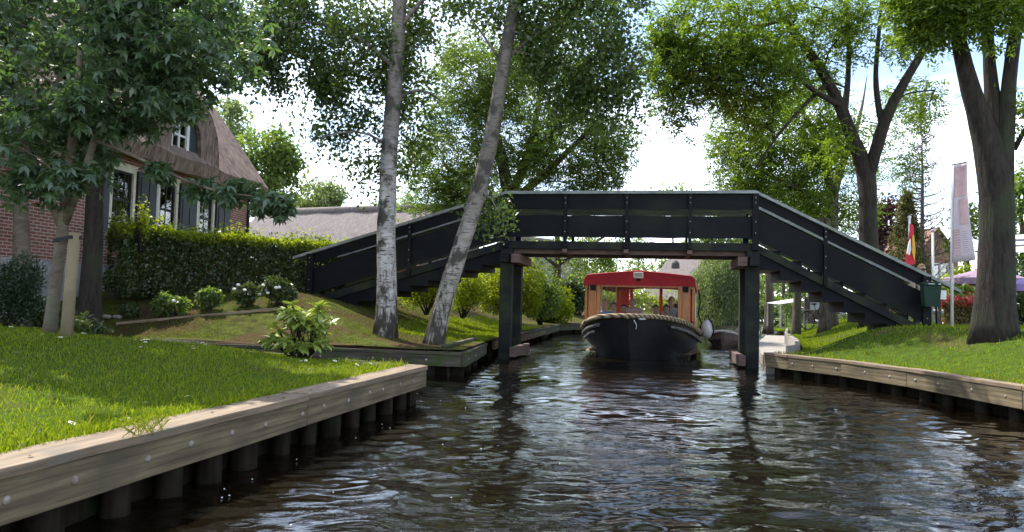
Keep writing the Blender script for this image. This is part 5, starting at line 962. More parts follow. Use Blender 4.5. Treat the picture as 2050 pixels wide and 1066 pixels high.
tree('conifer_tree', 'olive-brown pointed conifer behind the red and yellow flag', [np.array([[cx_, 38, .5, .16], [cx_, 38, 3, .1], [cx_, 38, zt_, .02]])], cc, 'single', M['lf_conifer'], M['bark'], per=70, cr=0.3, L=0.16, W=0.05, flat=1.2, droop=0.2)
# trees at the right edge behind the thick trunk, and dark fill behind the ashes
for (px, py, rx, ry, Y, n, lab, lm, kw) in ((2050, 440, 45, 110, 34, 54, 'leafy tree at the right edge behind the thick trunk', 'lf_mid', {}), (1935, 470, 32, 60, 40, 16, 'thin leafy tree between the large banner and the thick trunk', 'lf_mid', {}), (1765, 450, 30, 50, 40, 24, 'reddish-purple copper tree behind the forked ash trunk', 'lf_copper', {}),
        (1595, 470, 70, 60, 48, 60, 'dense green tree seen low behind the right end of the deck', 'lf_mid', {}), (1440, 470, 60, 50, 75, 40, 'pale distant tree just over the handrail near the middle of the canal', 'lf_pale', {}), (1345, 420, 70, 40, 110, 20, 'very distant treetop above the middle of the handrail', 'lf_mid', {})):
    base = P(px, 600, Y); zc = P(px, py, Y)[2]
    L_ = [np.array([[base[0], Y, .3, .22], [base[0] + .1, Y, zc * .6, .16], [base[0] - .2, Y, zc + ry * .5 * Y / FPX, .05]])]
    tree('broadleaf_tree', lab, L_, ell(px, py, rx, ry, Y, rx * Y / FPX, n, .3), 'single', M[lm], M['bark'], per=90, cr=0.75 * Y / 40, L=0.20 * (Y / 40), W=0.14 * (Y / 40), minz=1.5, flat=.8, trunk_n=8)
# under the bridge: willow, trunks, shrubs
def weep(px, py0, py1, rx, Y, n): # hanging strands of leaves
    cs = []
    for _ in range(n):
        a = random.uniform(0, 6.28); r_ = rx * math.sqrt(random.random()); x0 = px + r_ * math.cos(a); y0 = py0 + (r_ / rx) ** 2 * (py1 - py0) * .35 + random.uniform(-5, 5)
        q = P(x0, y0, Y); q[1] += rx * Y / FPX * math.sin(a); Lh = (py1 - y0) * Y / FPX * random.uniform(.5, 1)
        for t in np.arange(0, Lh, .35): cs.append(q - np.array([0, 0, t]) + rng.normal(0, .06, 3))
    return np.array(cs)
wz = weep(1452, 500, 655, 62, 44, 120); root = E('willow_tree', 'pale weeping willow trailing over the water left of the right bridge post', 'tree', tuple(np.append(P(1455, 600, 44)[:2], .4)))
q = P(1418, 560, 44); q2 = P(1452, 500, 44); mb = MB(); mb.tube([(q[0], 44, .2), (q[0] + .1, 44, 1.6), (q[0] + .4, 44, 3), tuple(q2)], [.3, .22, .16, .08], 9, True, .05); build(mb, 'trunk', M['bark'], root, True)
idx = np.repeat(np.arange(len(wz)), 26); build_np('foliage', leaf_single(wz[idx] + rng.normal(0, .17, (len(idx), 3)), .17, .05, droop=1.2, flat=.3), 4, M['lf_willow'], root)
for (px, wpx, Y, top, lab) in ((1540, 21, 33, 470, 'slim dark trunk right of the bridge post, nearest the path'), (1596, 21, 27, 440, 'pale trunk rising beneath the ramp steps beside the dark signboard'), (1652, 26, 24, 440, 'stout pale trunk beneath the ramp steps in front of the bicycles'), (1568, 9, 44, 480, 'thin sapling trunk behind the slim dark trunk')):
    l = footed(trunkline([(px - 2, 650, wpx * 1.3), (px, 630, wpx), (px + 1, 560, wpx * .9), (px + 3, 500, wpx * .8), (px + 4, top, wpx * .6)], Y), 1)
    tree('bank_tree', lab, [l], np.concatenate([ell(px, 500, 55, 40, Y + .5, 1.0, 12), ell(px, 420, 70, 50, Y + 2, 1.6, 12)]), 'single', M['lf_mid'], M['bark'], per=70, cr=.55, L=.11, W=.07, minz=2.2, group='tree trunks under the right ramp')
l = trunkline([(1116, 640, 22), (1117, 600, 19), (1115, 540, 18), (1118, 500, 15), (1112, 440, 10)], 36); l[0][2] = .3
tree('leafy_tree', 'slender trunk among bright shrubs left of the tour boat', [l, trunkline([(1117, 530, 10), (1160, 505, 8), (1200, 480, 6), (1240, 455, 4)], 36, [0, -.3, -.6, -1]), trunkline([(1116, 535, 9), (1080, 505, 7), (1050, 480, 5)], 36, [0, -.2, -.4])], np.concatenate([ell(1120, 500, 110, 34, 36, 1.6, 44), ell(1240, 505, 60, 34, 36, 1.2, 22), ell(1185, 540, 60, 30, 37, 1.2, 18)]), 'single', M['lf_mid'], M['bark'], per=70, cr=.6, L=.13, W=.09, minz=2)
# background thicket closing the views (reads as one mass)
cs = []
for (x0, x1, Y0, Y1_, ztop, n) in ((-46, -7, 62, 66, 3.8, 200), (-9, 12, 60, 92, 5.5, 240), (8, 40, 122, 108, 9.0, 420), (20, 62, 96, 66, 5.5, 300), (50, 85, 70, 55, 5, 140)):
    t = rng.random(n); z = rng.random(n) ** .8 * ztop * (0.75 + .25 * np.sin(t * 23) ** 2); cs.append(np.stack([x0 + (x1 - x0) * t + rng.normal(0, .8, n), Y0 + (Y1_ - Y0) * t + rng.normal(0, 1.2, n), z], 1))
cs = np.concatenate(cs); idx = np.repeat(np.arange(len(cs)), 75); o = build_np('thicket', leaf_single(cs[idx] + unit(len(idx)) * rng.random((len(idx), 1)) * 1.3, .34, .25, flat=.4), 4, M['lf_mid'])
tag(o, 'far-off thicket of trees and bushes closing the view', 'thicket', None, 'stuff')
# shrubs
def at(px, Y, side): x = P(px, 600, Y)[0]; return (x, Y, float(zL(x, Y) if side < 0 else zR(x, Y)))
def pxm(n, Y): return n * Y / FPX
bush('conifer_shrub', 'dense dark evergreen shrub at the left edge of the lawn', at(22, 9.6, -1), (0.46, .42, .86), M['lf_dark'], 9000, .055, .016, flat=.1, droop=-.6, shell=.75)
bush('conifer_shrub', 'low ferny shrub between the evergreen and the young lawn tree', at(84, 10.4, -1), (0.3, .3, .5), M['lf_hedge'], 1400, .09, .03, flat=.2)
bush('fern', 'small ferny plant at the foot of the thick dark trunk', at(160, 12.2, -1), (.45, .3, .42), M['lf_hedge'], 1100, .12, .03, flat=.3, cat='fern')
bush('rhododendron', 'rounded sunlit rhododendron bush behind the left bridge post', (P(1015, 600, 23)[0], 23.6, .75), (1.2, 1.2, 2.05), M['lf_yellow'], 12000, .11, .05, shell=.82, lumps=22)
bush('shrub', 'bright yellow-green shrub between the two birches', (P(850, 600, 19.5)[0], 19.8, .95), (.95, .8, 1.15), M['lf_yellow'], 5500, .07, .045, shell=.8)
bush('shrub', 'yellow-green shrub right of the leaning birch', (P(925, 600, 21)[0], 21.5, .85), (.75, .8, 1.35), M['lf_yellow'], 5000, .07, .045, shell=.8)
bush('shrub', 'loose bright shrub at the water edge left of the tour boat', (P(1140, 600, 33)[0] - .6, 35.0, .45), (1.25, 1.1, 1.7), M['lf_yellow'], 5200, .13, .08)
bush('shrub', 'tall pale green shrub behind the far left edging', (P(1085, 600, 30)[0], 31.0, .45), (.9, 1, 2.3), M['lf_mid'], 4200, .12, .08)
bush('shrub', 'tall dark green shrub beneath the slender trunk', (P(1160, 600, 40)[0], 41.5, .45), (1.5, 1.2, 3.0), M['lf_hedge'], 6000, .15, .1)
for px, Y, r_, lm, lab in ((1387, 58, (.85, .85, 3.3), 'lf_dark', 'dark cone-shaped evergreen seen right of the red canopy'), (1404, 60, (1.3, 1.1, 1.4), 'lf_dark', 'dark clipped ball shrub on the far bank'), (1432, 62, (1.2, 1.1, 1.3), 'lf_hedge', 'low dark shrub on the far bank right of the clipped ball'), (1415, 66, (2.2, 1.1, 2.0), 'lf_yellow', 'yellow-green bush behind the clipped ball shrub'), (1266, 62, (4.2, 1.3, 3.1), 'lf_yellow', 'wide bright yellow-green bush on the far bank seen through the boat windscreen'), (1500, 50, (2.0, 1.3, 1.6), 'lf_willow', 'pale bush at the foot of the willow')):
    b_ = bush('shrub', lab, (P(px, 600, Y)[0], Y, .45), r_, M[lm], 3500, .2, .14, shell=.9)
# clipped hedge in front of the house
def hedge(name, label, p0, p1, depth, z0, z1, lm, n, L, W, mt2=None, top=None, wob=.07):
    p0 = np.array(p0); p1 = np.array(p1); d = p1 - p0; Ln = np.linalg.norm(d); d /= Ln; nn = np.array([-d[1], d[0]])
    r = E(name, label, 'hedge', (p0[0], p0[1], z0)); mb = MB(); k = int(Ln / .45)
    for i in range(k):
        c = p0 + d * (Ln * (i + .5) / k) + nn * depth * .5; mb.tube([(c[0], c[1], z0 - .2), (c[0] + random.uniform(-.1, .1), c[1], z0 + (z1 - z0) * .5), (c[0] + random.uniform(-.2, .2), c[1], z1 - .15)], [.022, .016, .006], 5)
    build(mb, 'stem', M['bark_dark'], r)
    def pts(n, zlo, zhi, out):
        u = rng.random(n) * Ln; v = rng.random(n); h = zlo + (zhi - zlo) * rng.random(n); face = rng.random(n)
        dd = np.where(face < .5, -.02 + .4 * rng.random(n) ** 2, np.where(face < .6, depth - .2 * rng.random(n) ** 2, v * depth)); ontop = face > .6
        zz = np.where(ontop, zhi - .22 * rng.random(n) ** 1.5, h) + wob * np.sin(u * 3.1) * ontop + wob * .7 * np.sin(u * 7.7 + 1) * ontop + np.where(ontop & (rng.random(n) < .10), rng.random(n) * .3, 0)
        dd = dd + wob * (np.sin(u * 2.3) + np.sin(zz * 5 + u * 4)) * (face < .5)
        e = rng.random(n); u = np.where(e < .05, -.02 + .1 * rng.random(n), u)
        q = p0[None, :] + d[None, :] * u[:, None] + nn[None, :] * dd[:, None]; return np.stack([q[:, 0], q[:, 1], zz], 1)
    build_np('foliage', leaf_single(pts(n, z0, z1, 0), L, W, droop=.1, flat=.35), 4, lm, r)
    if mt2: 
        q = pts(n // 3, z1 - (top or .3), z1 + .12, 0); q = q[q[:, 2] > z1 - .10]; build_np('lit_and_young_tops', leaf_single(q, L * 1.1, W * 1.1, droop=-.4, flat=.2), 4, mt2, r)  # top leaves: coloured-in sunlight on the clipped hedge, new leaves on the red
    return r
hp0 = P(244, 600, 15.6)[:2]; hp1 = P(768, 600, 20.4)[:2]; hz0 = 1.2
hedge('clipped_hedge', 'broad clipped hedge with sunlit top coloured yellow-green in front of the brick house', hp0, hp1, 1.0, hz0, 2.52, M['lf_hedge'], 66000, .07, .048, M['lf_yellow'], .3)
bush('shrub', 'small pale-leaved bush at the left end of the clipped hedge', (hp0[0] + .05, hp0[1] - .3, 1.15), (.38, .35, .75), M['lf_hedge'], 1800, .055, .035)
bush('climber', 'thin upright shoot against the first window at the hedge corner', (hp0[0] + .25, hp0[1] + .2, 2.2), (.16, .16, 1.1), M['lf_yellow'], 420, .06, .04, cat='climber')
bush('garden_shrub', 'wispy yellow-green shrub over the hedge in front of the barn roof', (P(560, 600, 22)[0], 22.5, 1.2), (1.3, .7, 2.1), M['lf_yellow'], 2600, .07, .045, shell=.5)
rz_ = hedge('red_hedge', 'low hedge with red new leaves beside the thick trunk on the right', P(1886, 600, 17.5)[:2], P(1962, 600, 17.2)[:2], .7, .92, 1.52, M['lf_mixed'], 3200, .06, .035, M['lf_red'], .2, .03)
# flowering plants in front of the hedge
FG = 'small garden plants in front of the hedge'
for i, (px, Y, r_, lab, fl_) in enumerate(((265, 15.0, (.2, .18, .26), 'smallest rounded green plant at the left end of the hedge foot', 0), (345, 14.9, (.34, .28, .52), 'leafy hydrangea with pale shoots, second plant from the left of the hedge foot', 1), (420, 15.2, (.27, .22, .46), 'upright leafy plant in the middle of the hedge foot', 0), (490, 15.5, (.27, .22, .5), 'white-flowering hydrangea left of the widest one by the ramp', 4), (556, 15.7, (.44, .3, .62), 'widest white-flowering hydrangea beside the end of the left ramp', 7))):
    c_ = at(px, Y, -1); b_ = bush('hydrangea', lab, c_, r_, M['lf_mid'] if i in (1, 2) else M['lf_hedge'], int(900 + 1800 * r_[0]), .085, .055, cat='garden plant', group=FG, flat=.5)
    for k in range(fl_):
        a = random.uniform(2.6, 6.6); mb = MB(); q = (c_[0] + r_[0] * math.cos(a) * random.uniform(.4, 1.02), c_[1] - abs(r_[1] * math.sin(a)), c_[2] + r_[2] * random.uniform(.35, 1.0)); mb.ball(q, (.042, .042, .03), 8, 5); o = build(mb, 'flower_head', M['petal'], b_, True)
# garden edging lath
l0 = at(235, 14.55, -1); l1 = at(560, 15.25, -1); t = E('garden_edging', 'thin pale lath edging along the hedge foot', 'edging', l0); 
for dz, dy in ((.05, 0), (.02, .14)):
    board((l0[0], l0[1] + dy, l0[2] + dz), (l1[0], l1[1] + dy, l1[2] + dz), .03, .06, 'lath', M['plank_top'], t)
t = E('stones', 'few pale stones at the left foot of the hedge', 'stones', at(222, 15.0, -1)); c_ = at(222, 15.0, -1)
for k in range(5): mb = MB(); mb.ball((c_[0] + k * .1 - .2, c_[1] + random.uniform(-.1, .1), c_[2] + .03), (.07, .06, .045), 8, 5); build(mb, 'stone', M['stone'], t, True)
t_ = at(180, 12.6, -1); 
# near rhododendron with big pale leaves
c_ = G(604, 700, .56); c_[2] = float(zL(c_[0], c_[1])); rh = E('young_rhododendron', 'young rhododendron with large yellow-green leaves at the corner of the near lawn', 'shrub', tuple(c_))
mb = MB(); tips = []
for k in range(20):
    a = k * 2.4; r_ = random.uniform(.08, .44); hgt = random.uniform(.30, .72) if k < 12 else random.uniform(.12, .3); e = c_ + np.array([r_ * math.cos(a) * 1.0, r_ * math.sin(a) * .8, hgt]); mid = c_ + (e - c_) * .5 + np.array([random.uniform(-.05, .05), 0, -.04]); mb.tube([c_ - np.array([0, 0, .03]), mid, e], [.014, .010, .006], 6); tips.append(e)
    for s_ in range(2): e2 = e + np.array([random.uniform(-.12, .12), random.uniform(-.1, .1), random.uniform(.0, .1)]); mb.tube([mid, (mid + e2) / 2, e2], [.008, .006, .004], 5); tips.append(e2)
build(mb, 'stem', M['bark_dark'], rh, True)
def whorl(tips, m, L, W, updir):
    c = np.repeat(np.array(tips), m, 0); n = len(c); q = np.tile(np.arange(m) * 2 * math.pi / m, len(tips)) + rng.normal(0, .2, n); el_ = rng.uniform(-.35, .75, n) * updir; d = np.stack([np.cos(q) * np.cos(el_), np.sin(q) * np.cos(el_), np.sin(el_)], 1)
    nr = nrmz(np.stack([-np.cos(q) * np.sin(el_), -np.sin(q) * np.sin(el_), np.cos(el_)], 1) + rng.normal(0, .15, (n, 3))); s = nrmz(np.cross(d, nr)); k = rng.uniform(.75, 1.15, n)[:, None]; out = []
    prof = [(0, .0), (.22, .38), (.55, .5), (.82, .33), (1.0, .0)]
    mid = lambda t: c + d * (L * t * k) - np.array([0, 0, 1]) * (.28 * L * t * t)
    vs = []
    for sg in (1, -1):
        for (t0, w0), (t1, w1) in zip(prof[:-1], prof[1:]):
            q_ = [mid(t0), mid(t0) + s * (sg * W * w0) * k + nr * (.12 * W), mid(t1) + s * (sg * W * w1) * k + nr * (.12 * W if w1 else 0), mid(t1)]; vs.append(np.stack(q_, 1))
    return np.concatenate(vs, 1).reshape(-1, 3)
o = build_np('foliage', whorl(tips, 9, .20, .074, 1), 4, M['lf_rhodo'], rh)
# ------------------------------------------------------------------ grass and daisies
def blades(x, y, z, h, wd, lean=.5):
    n = len(x); a = rng.random(n) * 6.283; b = rng.random(n) * 6.283; l = rng.random(n) * lean * h; hx = np.cos(a) * wd; hy = np.sin(a) * wd
    v = np.empty((n, 4, 3), np.float32); v[:, 0] = np.stack([x - hx, y - hy, z], 1); v[:, 1] = np.stack([x + hx, y + hy, z], 1)
    v[:, 2] = np.stack([x + hx * .5 + np.cos(b) * l, y + hy * .5 + np.sin(b) * l, z + h * .85], 1); v[:, 3] = np.stack([x + np.cos(b) * l * 1.5, y + np.sin(b) * l * 1.5, z + h], 1); return v.reshape(-1, 3)
def lawn(n, y0, y1, xf, side, wdth, p, hmin, hmax, zf, name, label, mt, off=.2, clump=1.0, wd=.0035):
    y = y0 + (y1 - y0) * rng.random(n) ** p; t = off + wdth * rng.random(n) ** 1.3; x = xf(y) + side * t
    k = 0.5 + .5 * np.sin(x * 3.1 + 1.7 * np.sin(y * 2.3)) * np.sin(y * 2.7 + np.sin(x * 1.9)); keep = rng.random(n) < (1 - clump * .45 * k); x, y, t, k = x[keep], y[keep], t[keep], k[keep]
    h = (hmin + (hmax - hmin) * rng.random(len(x)) ** 2) * (.75 + .5 * k) * (1 + .5 * (t < off + .25))
    return tag(build_np(name, blades(x, y, zf(x, y) - .01, h, wd * (1 + y / 9)), 4, mt), label, 'grass', None, 'stuff')
lawn(340000, 1.8, 13.2, lawnx, -1, 7.5, 1.5, .018, .052, zL, 'lawn_grass', 'short green grass of the near left lawn', M['grass'], .17, 1.2, .0019)
lawn(4500, 1.8, 9.2, lawnx, -1, 5.0, 1.4, .04, .09, zL, 'long_grass', 'scattered longer yellowish grass stalks along the near plank edging', M['grass_dry'], .14, .6, .0016)
y_ = None
lawn(150000, 6, 34, rightx, 1, 8.5, 1.25, .02, .07, zR, 'bank_grass', 'sunlit grass of the right bank', M['grass'], .1, 1.7, .003)
lawn(14000, 6, 34, rightx, 1, 8.5, 1.25, .03, .07, zR, 'bank_dry_grass', 'drier yellowish grass blades among the right bank grass', M['grass_dry'], .1, .6, .004)
def xsec(y): return leftx(y)
def zmound(x, y): return zL(x, y)
n = 70000; y = FY + .3 + (24 - FY) * rng.random(n) ** 1.2; x = leftx(y) - .15 - 8 * rng.random(n); y = y + .14 * np.clip(corner[0] - x, 0, 8) * np.clip(1 - (y - FY) / 8, 0, 1)
kk = np.sin(x * 1.7 + 1.3 * np.sin(y * 1.1)) + np.sin(y * 1.9 + x) + 1.6 * (y > 17) * (x > -2.5); keep = kk > -.2 + rng.normal(0, .5, n); x, y = x[keep], y[keep]
tag(build_np('bank_tufts', blades(x, y, zL(x, y) - .01, rng.uniform(.02, .055, len(x)), .006), 4, M['grass_moss']), 'thin grass tufts on the mossy left bank below the birches', 'grass', None, 'stuff')
n = 16000; y = 15.6 + 12 * rng.random(n) ** 1.2; x = leftx(y) - .1 - 2.2 * rng.random(n); tag(build_np('bank_grass', blades(x, y, zL(x, y) - .01, rng.uniform(.03, .08, n), .007), 4, M['grass']), 'bright sunlit grass on the left bank beyond the leaning birch', 'grass', None, 'stuff')
dm = MB(); 
for k in range(8): a = k * math.pi / 4; dm.add([(0, 0, .05), (.016 * math.cos(a - .3), .016 * math.sin(a - .3), .053), (.021 * math.cos(a), .021 * math.sin(a), .052), (.016 * math.cos(a + .3), .016 * math.sin(a + .3), .053)], [(0, 1, 2, 3)])
dst = MB(); dst.tube([(0, 0, -.02), (0, 0, .049)], .0016, 4)
first = None; dct = MB(); dct.ball((0, 0, .054), (.007, .007, .004), 6, 4)
for i in range(110):
    yy = random.uniform(4.2, 11.8) if i < 26 else random.uniform(8.2, 11.9); xx = float(lawnx(np.array(yy))) - random.uniform(.4, 5.2)
    if first is None:
        root = E('daisy', 'white daisy flower standing in the near left lawn', 'daisy', (0, 0, 0), 0, 'daisies in the near lawn'); d_ = build(dm, 'petals', M['petal'], root, world=False); build(dct, 'centre', M['yolk'], root, world=False); build(dst, 'stem', M['grass'], root, world=False); first = root; r_ = root
    else: r_ = copytree(first)
    r_.location = (xx, yy, float(zL(xx, yy)) - .014); r_.rotation_euler = (random.uniform(-.4, .5), random.uniform(-.3, .3), random.uniform(0, 6)); s_ = random.uniform(1.0, 1.5); r_.scale = (s_, s_, 1)
# ------------------------------------------------------------------ right bank furniture
# large banner on its pole
YB = 14.8; p0 = P(1906, 640, YB); zt_ = P(1906, 326, YB)[2]; bz = float(zR(p0[0], YB))
fb = E('banner_pole', 'tall white pole carrying a large pinkish white printed banner', 'banner', (p0[0], YB, bz)); mb = MB(); mb.tube([(p0[0], YB, bz - .1), (p0[0], YB, zt_)], [.03, .024], 10); build(mb, 'pole', M['white'], fb, True)
xr = lambda py, px: P(px, py, YB - .03)
lft = [(1907, 333), (1906, 400), (1905, 470), (1904, 527)]; rgt = [(1934, 328), (1937, 400), (1945, 460), (1953, 521)]
rows = []
for i in range(13):
    t = i / 12; py = 333 + (527 - 333) * t; lx = np.interp(t, np.linspace(0, 1, 4), [q[0] for q in lft]); rx = np.interp(t, np.linspace(0, 1, 4), [q[0] for q in rgt]); r_ = []
    for j in range(11):
        s_ = j / 10; q = P(lx + (rx - lx) * s_, py - 6 * s_ * (1 if t > .5 else 1), YB); q[1] += .05 * math.sin(s_ * 6 + t * 3) * s_ - .03; r_.append(tuple(q))
    rows.append(r_)
mb = MB(); mb.grid(rows); cl = build(mb, 'cloth', M['banner'], fb, True); cl.modifiers.new('thick', 'SOLIDIFY').thickness = .004
def onb(t, s): i = min(int(t * 12), 11); j = min(int(s * 10), 9); ft, fs = t * 12 - i, s * 10 - j; A = np.array; return (A(rows[i][j]) * (1 - ft) * (1 - fs) + A(rows[i + 1][j]) * ft * (1 - fs) + A(rows[i][j + 1]) * (1 - ft) * fs + A(rows[i + 1][j + 1]) * ft * fs) + A([0, -.012, 0])
def patch(mb, t0, t1, s0, s1, k=6): mb.grid([[tuple(onb(t0 + (t1 - t0) * i / k, s0 + (s1 - s0) * j / k)) for j in range(k + 1)] for i in range(k + 1)])
mb = MB(); patch(mb, .02, .33, .08, .8, 8); patch(mb, .36, .62, .35, .85, 8); patch(mb, .66, .93, .05, .33, 8); build(mb, 'printed_panel', M['banner_pink'], fb)
mb = MB(); mb2 = MB()
for i in range(11): t = .69 + i * .021; patch(mb, t, t + .008, .42, .42 + random.uniform(.2, .42), 2)
for i in range(9): t = .68 + i * .027; s0 = .08; q0, q1 = onb(t, s0), onb(t, .30); mb2.beam(q0 + np.array([0, -.006, 0]), q1 + np.array([0, -.006, 0]), .004, .016)
build(mb, 'text_lines', M['banner_print'], fb); build(mb2, 'text_lines', M['banner'], fb)
mb = MB(); mb.beam(P(1906, 331, YB), P(1935, 325, YB), .03, .03); build(mb, 'top_arm', M['raw_wood'], fb)
# small flagpole
YF = 19; p0 = P(1821, 640, YF); bz = float(zR(p0[0], YF)); fg = E('flag_pole', 'thin white flagpole with a limp red and yellow flag behind the right ramp', 'flag', (p0[0], YF, bz)); mb = MB(); zt_ = P(1821, 438, YF)[2]; mb.tube([(p0[0], YF, bz), (p0[0], YF, zt_)], [.035, .028], 8); mb.ball((p0[0], YF, zt_ + .03), .045); build(mb, 'pole', M['white'], fg, True)
for (pts_, mt_) in ((((1823, 448), (1829, 452), (1831, 490), (1833, 528), (1822, 532), (1812, 526), (1818, 495)), 'flag_red'), (((1827, 472), (1830, 470), (1833, 500), (1831, 522), (1826, 505)), 'flag_yellow'), (((1819, 490), (1823, 478), (1824, 500), (1821, 512), (1816, 508)), 'white')):
    off = {'flag_red': 0, 'flag_yellow': -.05, 'white': -.05}[mt_]; mb = MB(); mb.prism([P(a, b, YF - .06 + off) for a, b in pts_], (0, .03, 0)); build(mb, 'cloth', M[mt_], fg)
p0 = P(1868, 600, 21); t = E('lamp_post', 'slender pale post standing left of the large banner', 'post', (p0[0], 21, .9)); mb = MB(); mb.tube([(p0[0], 21, .8), (p0[0], 21, P(1868, 466, 21)[2])], [.035, .03], 8); build(mb, 'pole', M['white'], t, True); mb = MB(); mb.ball((p0[0], 21, P(1868, 462, 21)[2]), (.06, .06, .04)); build(mb, 'cap', M['steel'], t, True)
# parasols
PG = 'terrace parasols on the right'
def parasol(px0, px1, pyt, pyb, Y, mt_, label):
    a = P(px0, pyb, Y); b = P(px1, pyb, Y); c = (a + b) / 2; zt = P((px0 + px1) / 2, pyt, Y)[2]; r_ = (b[0] - a[0]) / 2; g = float(zR(c[0], Y)); zb = (a[2] + b[2]) / 2
    r = E('parasol', label, 'parasol', (c[0], Y, g), 0, PG); mb = MB(); mb.tube([(c[0], Y, g), (c[0], Y, zt + .08)], .025, 8); build(mb, 'pole', M['cream'], r); mb = MB(); n = 8; ring = [(c[0] + r_ * math.cos(2 * math.pi * k / n + .39), Y + r_ * math.sin(2 * math.pi * k / n + .39), zb) for k in range(n)]; low = [(x, y, z - .16) for x, y, z in ring]
    mb.add([(c[0], Y, zt)] + ring + low, [(0, 1 + k, 1 + (k + 1) % n) for k in range(n)] + [(1 + k, 9 + k, 9 + (k + 1) % n, 1 + (k + 1) % n) for k in range(n)]); build(mb, 'canopy', mt_, r).modifiers.new('thick', 'SOLIDIFY').thickness = .01
    mb = MB()
    for k in range(n): mb.tube([(c[0], Y, zt - .05), (ring[k][0], ring[k][1], zb - .02)], .008, 4)
    build(mb, 'ribs', M['cream'], r); return r
parasol(1898, 2052, 535, 559, 19.5, M['purple_canvas'], 'plum-coloured parasol partly hidden by the thick trunk')
parasol(2018, 2130, 551, 571, 17.5, M['violet_canvas'], 'violet parasol at the right edge beyond the thick trunk')
aw = E('striped_awning', 'striped grey and cream awning at the right edge behind the thick trunk', 'awning', (P(2040, 600, 20)[0], 20, 1)); 
for i, (y0, y1, mt_) in enumerate(((468, 478, 'white'), (478, 484, 'stripe_dark'), (484, 491, 'white'), (491, 496, 'stripe_dark'), (496, 503, 'cream_canvas'), (503, 509, 'cream_canvas'))):
    A_ = [P(2012, y0, 20), P(2120, y0 - 6, 20), P(2120, y1 - 6, 20), P(2012, y1, 20)]; dd = .9 - i * .25; A_[0][1] += dd; A_[1][1] += dd; A_[2][1] += dd - .25; A_[3][1] += dd - .25; mb = MB(); mb.prism(A_, (0, .02, .0)); build(mb, 'stripe', M[mt_], aw)
for px in (2070, 2112): mb = MB(); q = P(px, 500, 20.2); mb.tube([(q[0], 20.4, .7), (q[0], 20.4, q[2])], .04, 6); build(mb, 'awning_post', M['cream'], aw)
# white box and panel by the ramp end, bicycles, signboard
p0 = P(1884, 591, 16.6); t = E('notice_board', 'blank pale board on a dark post next to the green bin', 'notice board', (p0[0], 16.6, .9)); mb = MB(); mb.box((p0[0], 16.6, p0[2]), (.22, .03, .2)); build(mb, 'board', M['white'], t, bevel=.004); mb = MB(); mb.box((p0[0], 16.66, p0[2] / 2 + .35), (.05, .05, p0[2] - .7)); build(mb, 'post', M['slate'], t)
p0 = P(1912, 605, 19.0); t = E('terrace_counter', 'dark terrace counter with a white edge behind the banner pole', 'counter', (p0[0], 19, .9)); mb = MB(); mb.box((p0[0], 19, 1.25), (.75, .5, .75)); build(mb, 'body', M['slate'], t, bevel=.01); mb = MB(); mb.box((p0[0] , 19, 1.655), (.85, .6, .05)); build(mb, 'top', M['white'], t, bevel=.006)
bush('terrace_plant', 'large-leaved bright plant beneath the plum parasol', (P(1928, 600, 18.6)[0], 18.6, .9), (.55, .4, 1.15), M['lf_mid'], 700, .17, .12, cat='plant'); bush('terrace_bush', 'yellow-green bush above the plum parasol', (P(1938, 600, 26)[0], 26, .8), (1.0, .8, 2.2), M['lf_yellow'], 2600, .12, .08, cat='bush')
bush('terrace_bush', 'dark leafy bush beneath the striped awning at the right edge', (P(2048, 600, 21.5)[0], 21.5, .9), (.9, .6, 2.0), M['lf_hedge'], 3000, .09, .06, cat='bush')
def bike(label, px, Y, rz, sc_=1.0):
    x = P(px, 600, Y)[0]; g = float(zR(x, Y)); r = E('bicycle', label, 'bicycle', (x, Y, g), rz, 'bicycles parked on the right bank')
    for wx_ in (-.53, .53):
        mb = MB(); n = 22; mb.tube([(wx_ + .33 * math.cos(2 * math.pi * k / n), 0, .345 + .33 * math.sin(2 * math.pi * k / n)) for k in range(n + 1)], .02, 6, False); wh = build(mb, 'wheel', M['rubber'], r, True, world=False)
        mb = MB()
        for k in range(12): mb.tube([(wx_, 0, .345), (wx_ + .31 * math.cos(k * math.pi / 6), 0, .345 + .31 * math.sin(k * math.pi / 6))], .003, 3)
        build(mb, 'spokes', M['steel'], wh, world=False)
    mb = MB()
    for a, b in (((-.53, 0, .345), (-.08, 0, .32)), ((-.08, 0, .32), (-.2, 0, .82)), ((-.53, 0, .345), (-.18, 0, .72)), ((-.08, 0, .32), (.36, 0, .78)), ((-.18, 0, .72), (.38, 0, .74)), ((.36, 0, .98), (.42, 0, .6)), ((.42, 0, .6), (.53, 0, .345)), ((-.2, 0, .82), (-.22, 0, .92))): mb.tube([a, b], .017, 6)
    build(mb, 'frame', M['slate'], r, True, world=False); mb = MB(); mb.tube([(.25, -.27, 1.02), (.36, -.18, 1.05), (.36, .18, 1.05), (.25, .27, 1.02)], .014, 6); build(mb, 'handlebar', M['steel'], r, True, world=False)
    mb = MB(); mb.ball((-.24, 0, .95), (.14, .08, .035)); build(mb, 'saddle', M['rubber'], r, True, world=False); mb = MB(); mb.tube([(-.9, 0, .55), (-.8, 0, .7), (-.4, 0, .72)], .01, 4); mb.box((-.6, 0, .73), (.35, .12, .015)); build(mb, 'luggage_rack', M['steel'], r, world=False); mb = MB(); mb.tube([(-.08, -.1, .32), (-.08, .1, .32)], .06, 8); build(mb, 'crank', M['steel'], r, world=False); return r
bike('black bicycle parked in front of the dark signboard under the ramp', 1640, 27.5, .35); bike('black bicycle leaning left of the ramp foot beneath the steps', 1690, 26.5, -.25); bike('black bicycle standing behind the green litter bin at the ramp end', 1879, 17.2, 1.0)
p0 = P(1634, 617, 29); t = E('signboard', 'dark brown wooden display board behind the bicycles', 'signboard', (p0[0], 29, .85)); mb = MB()
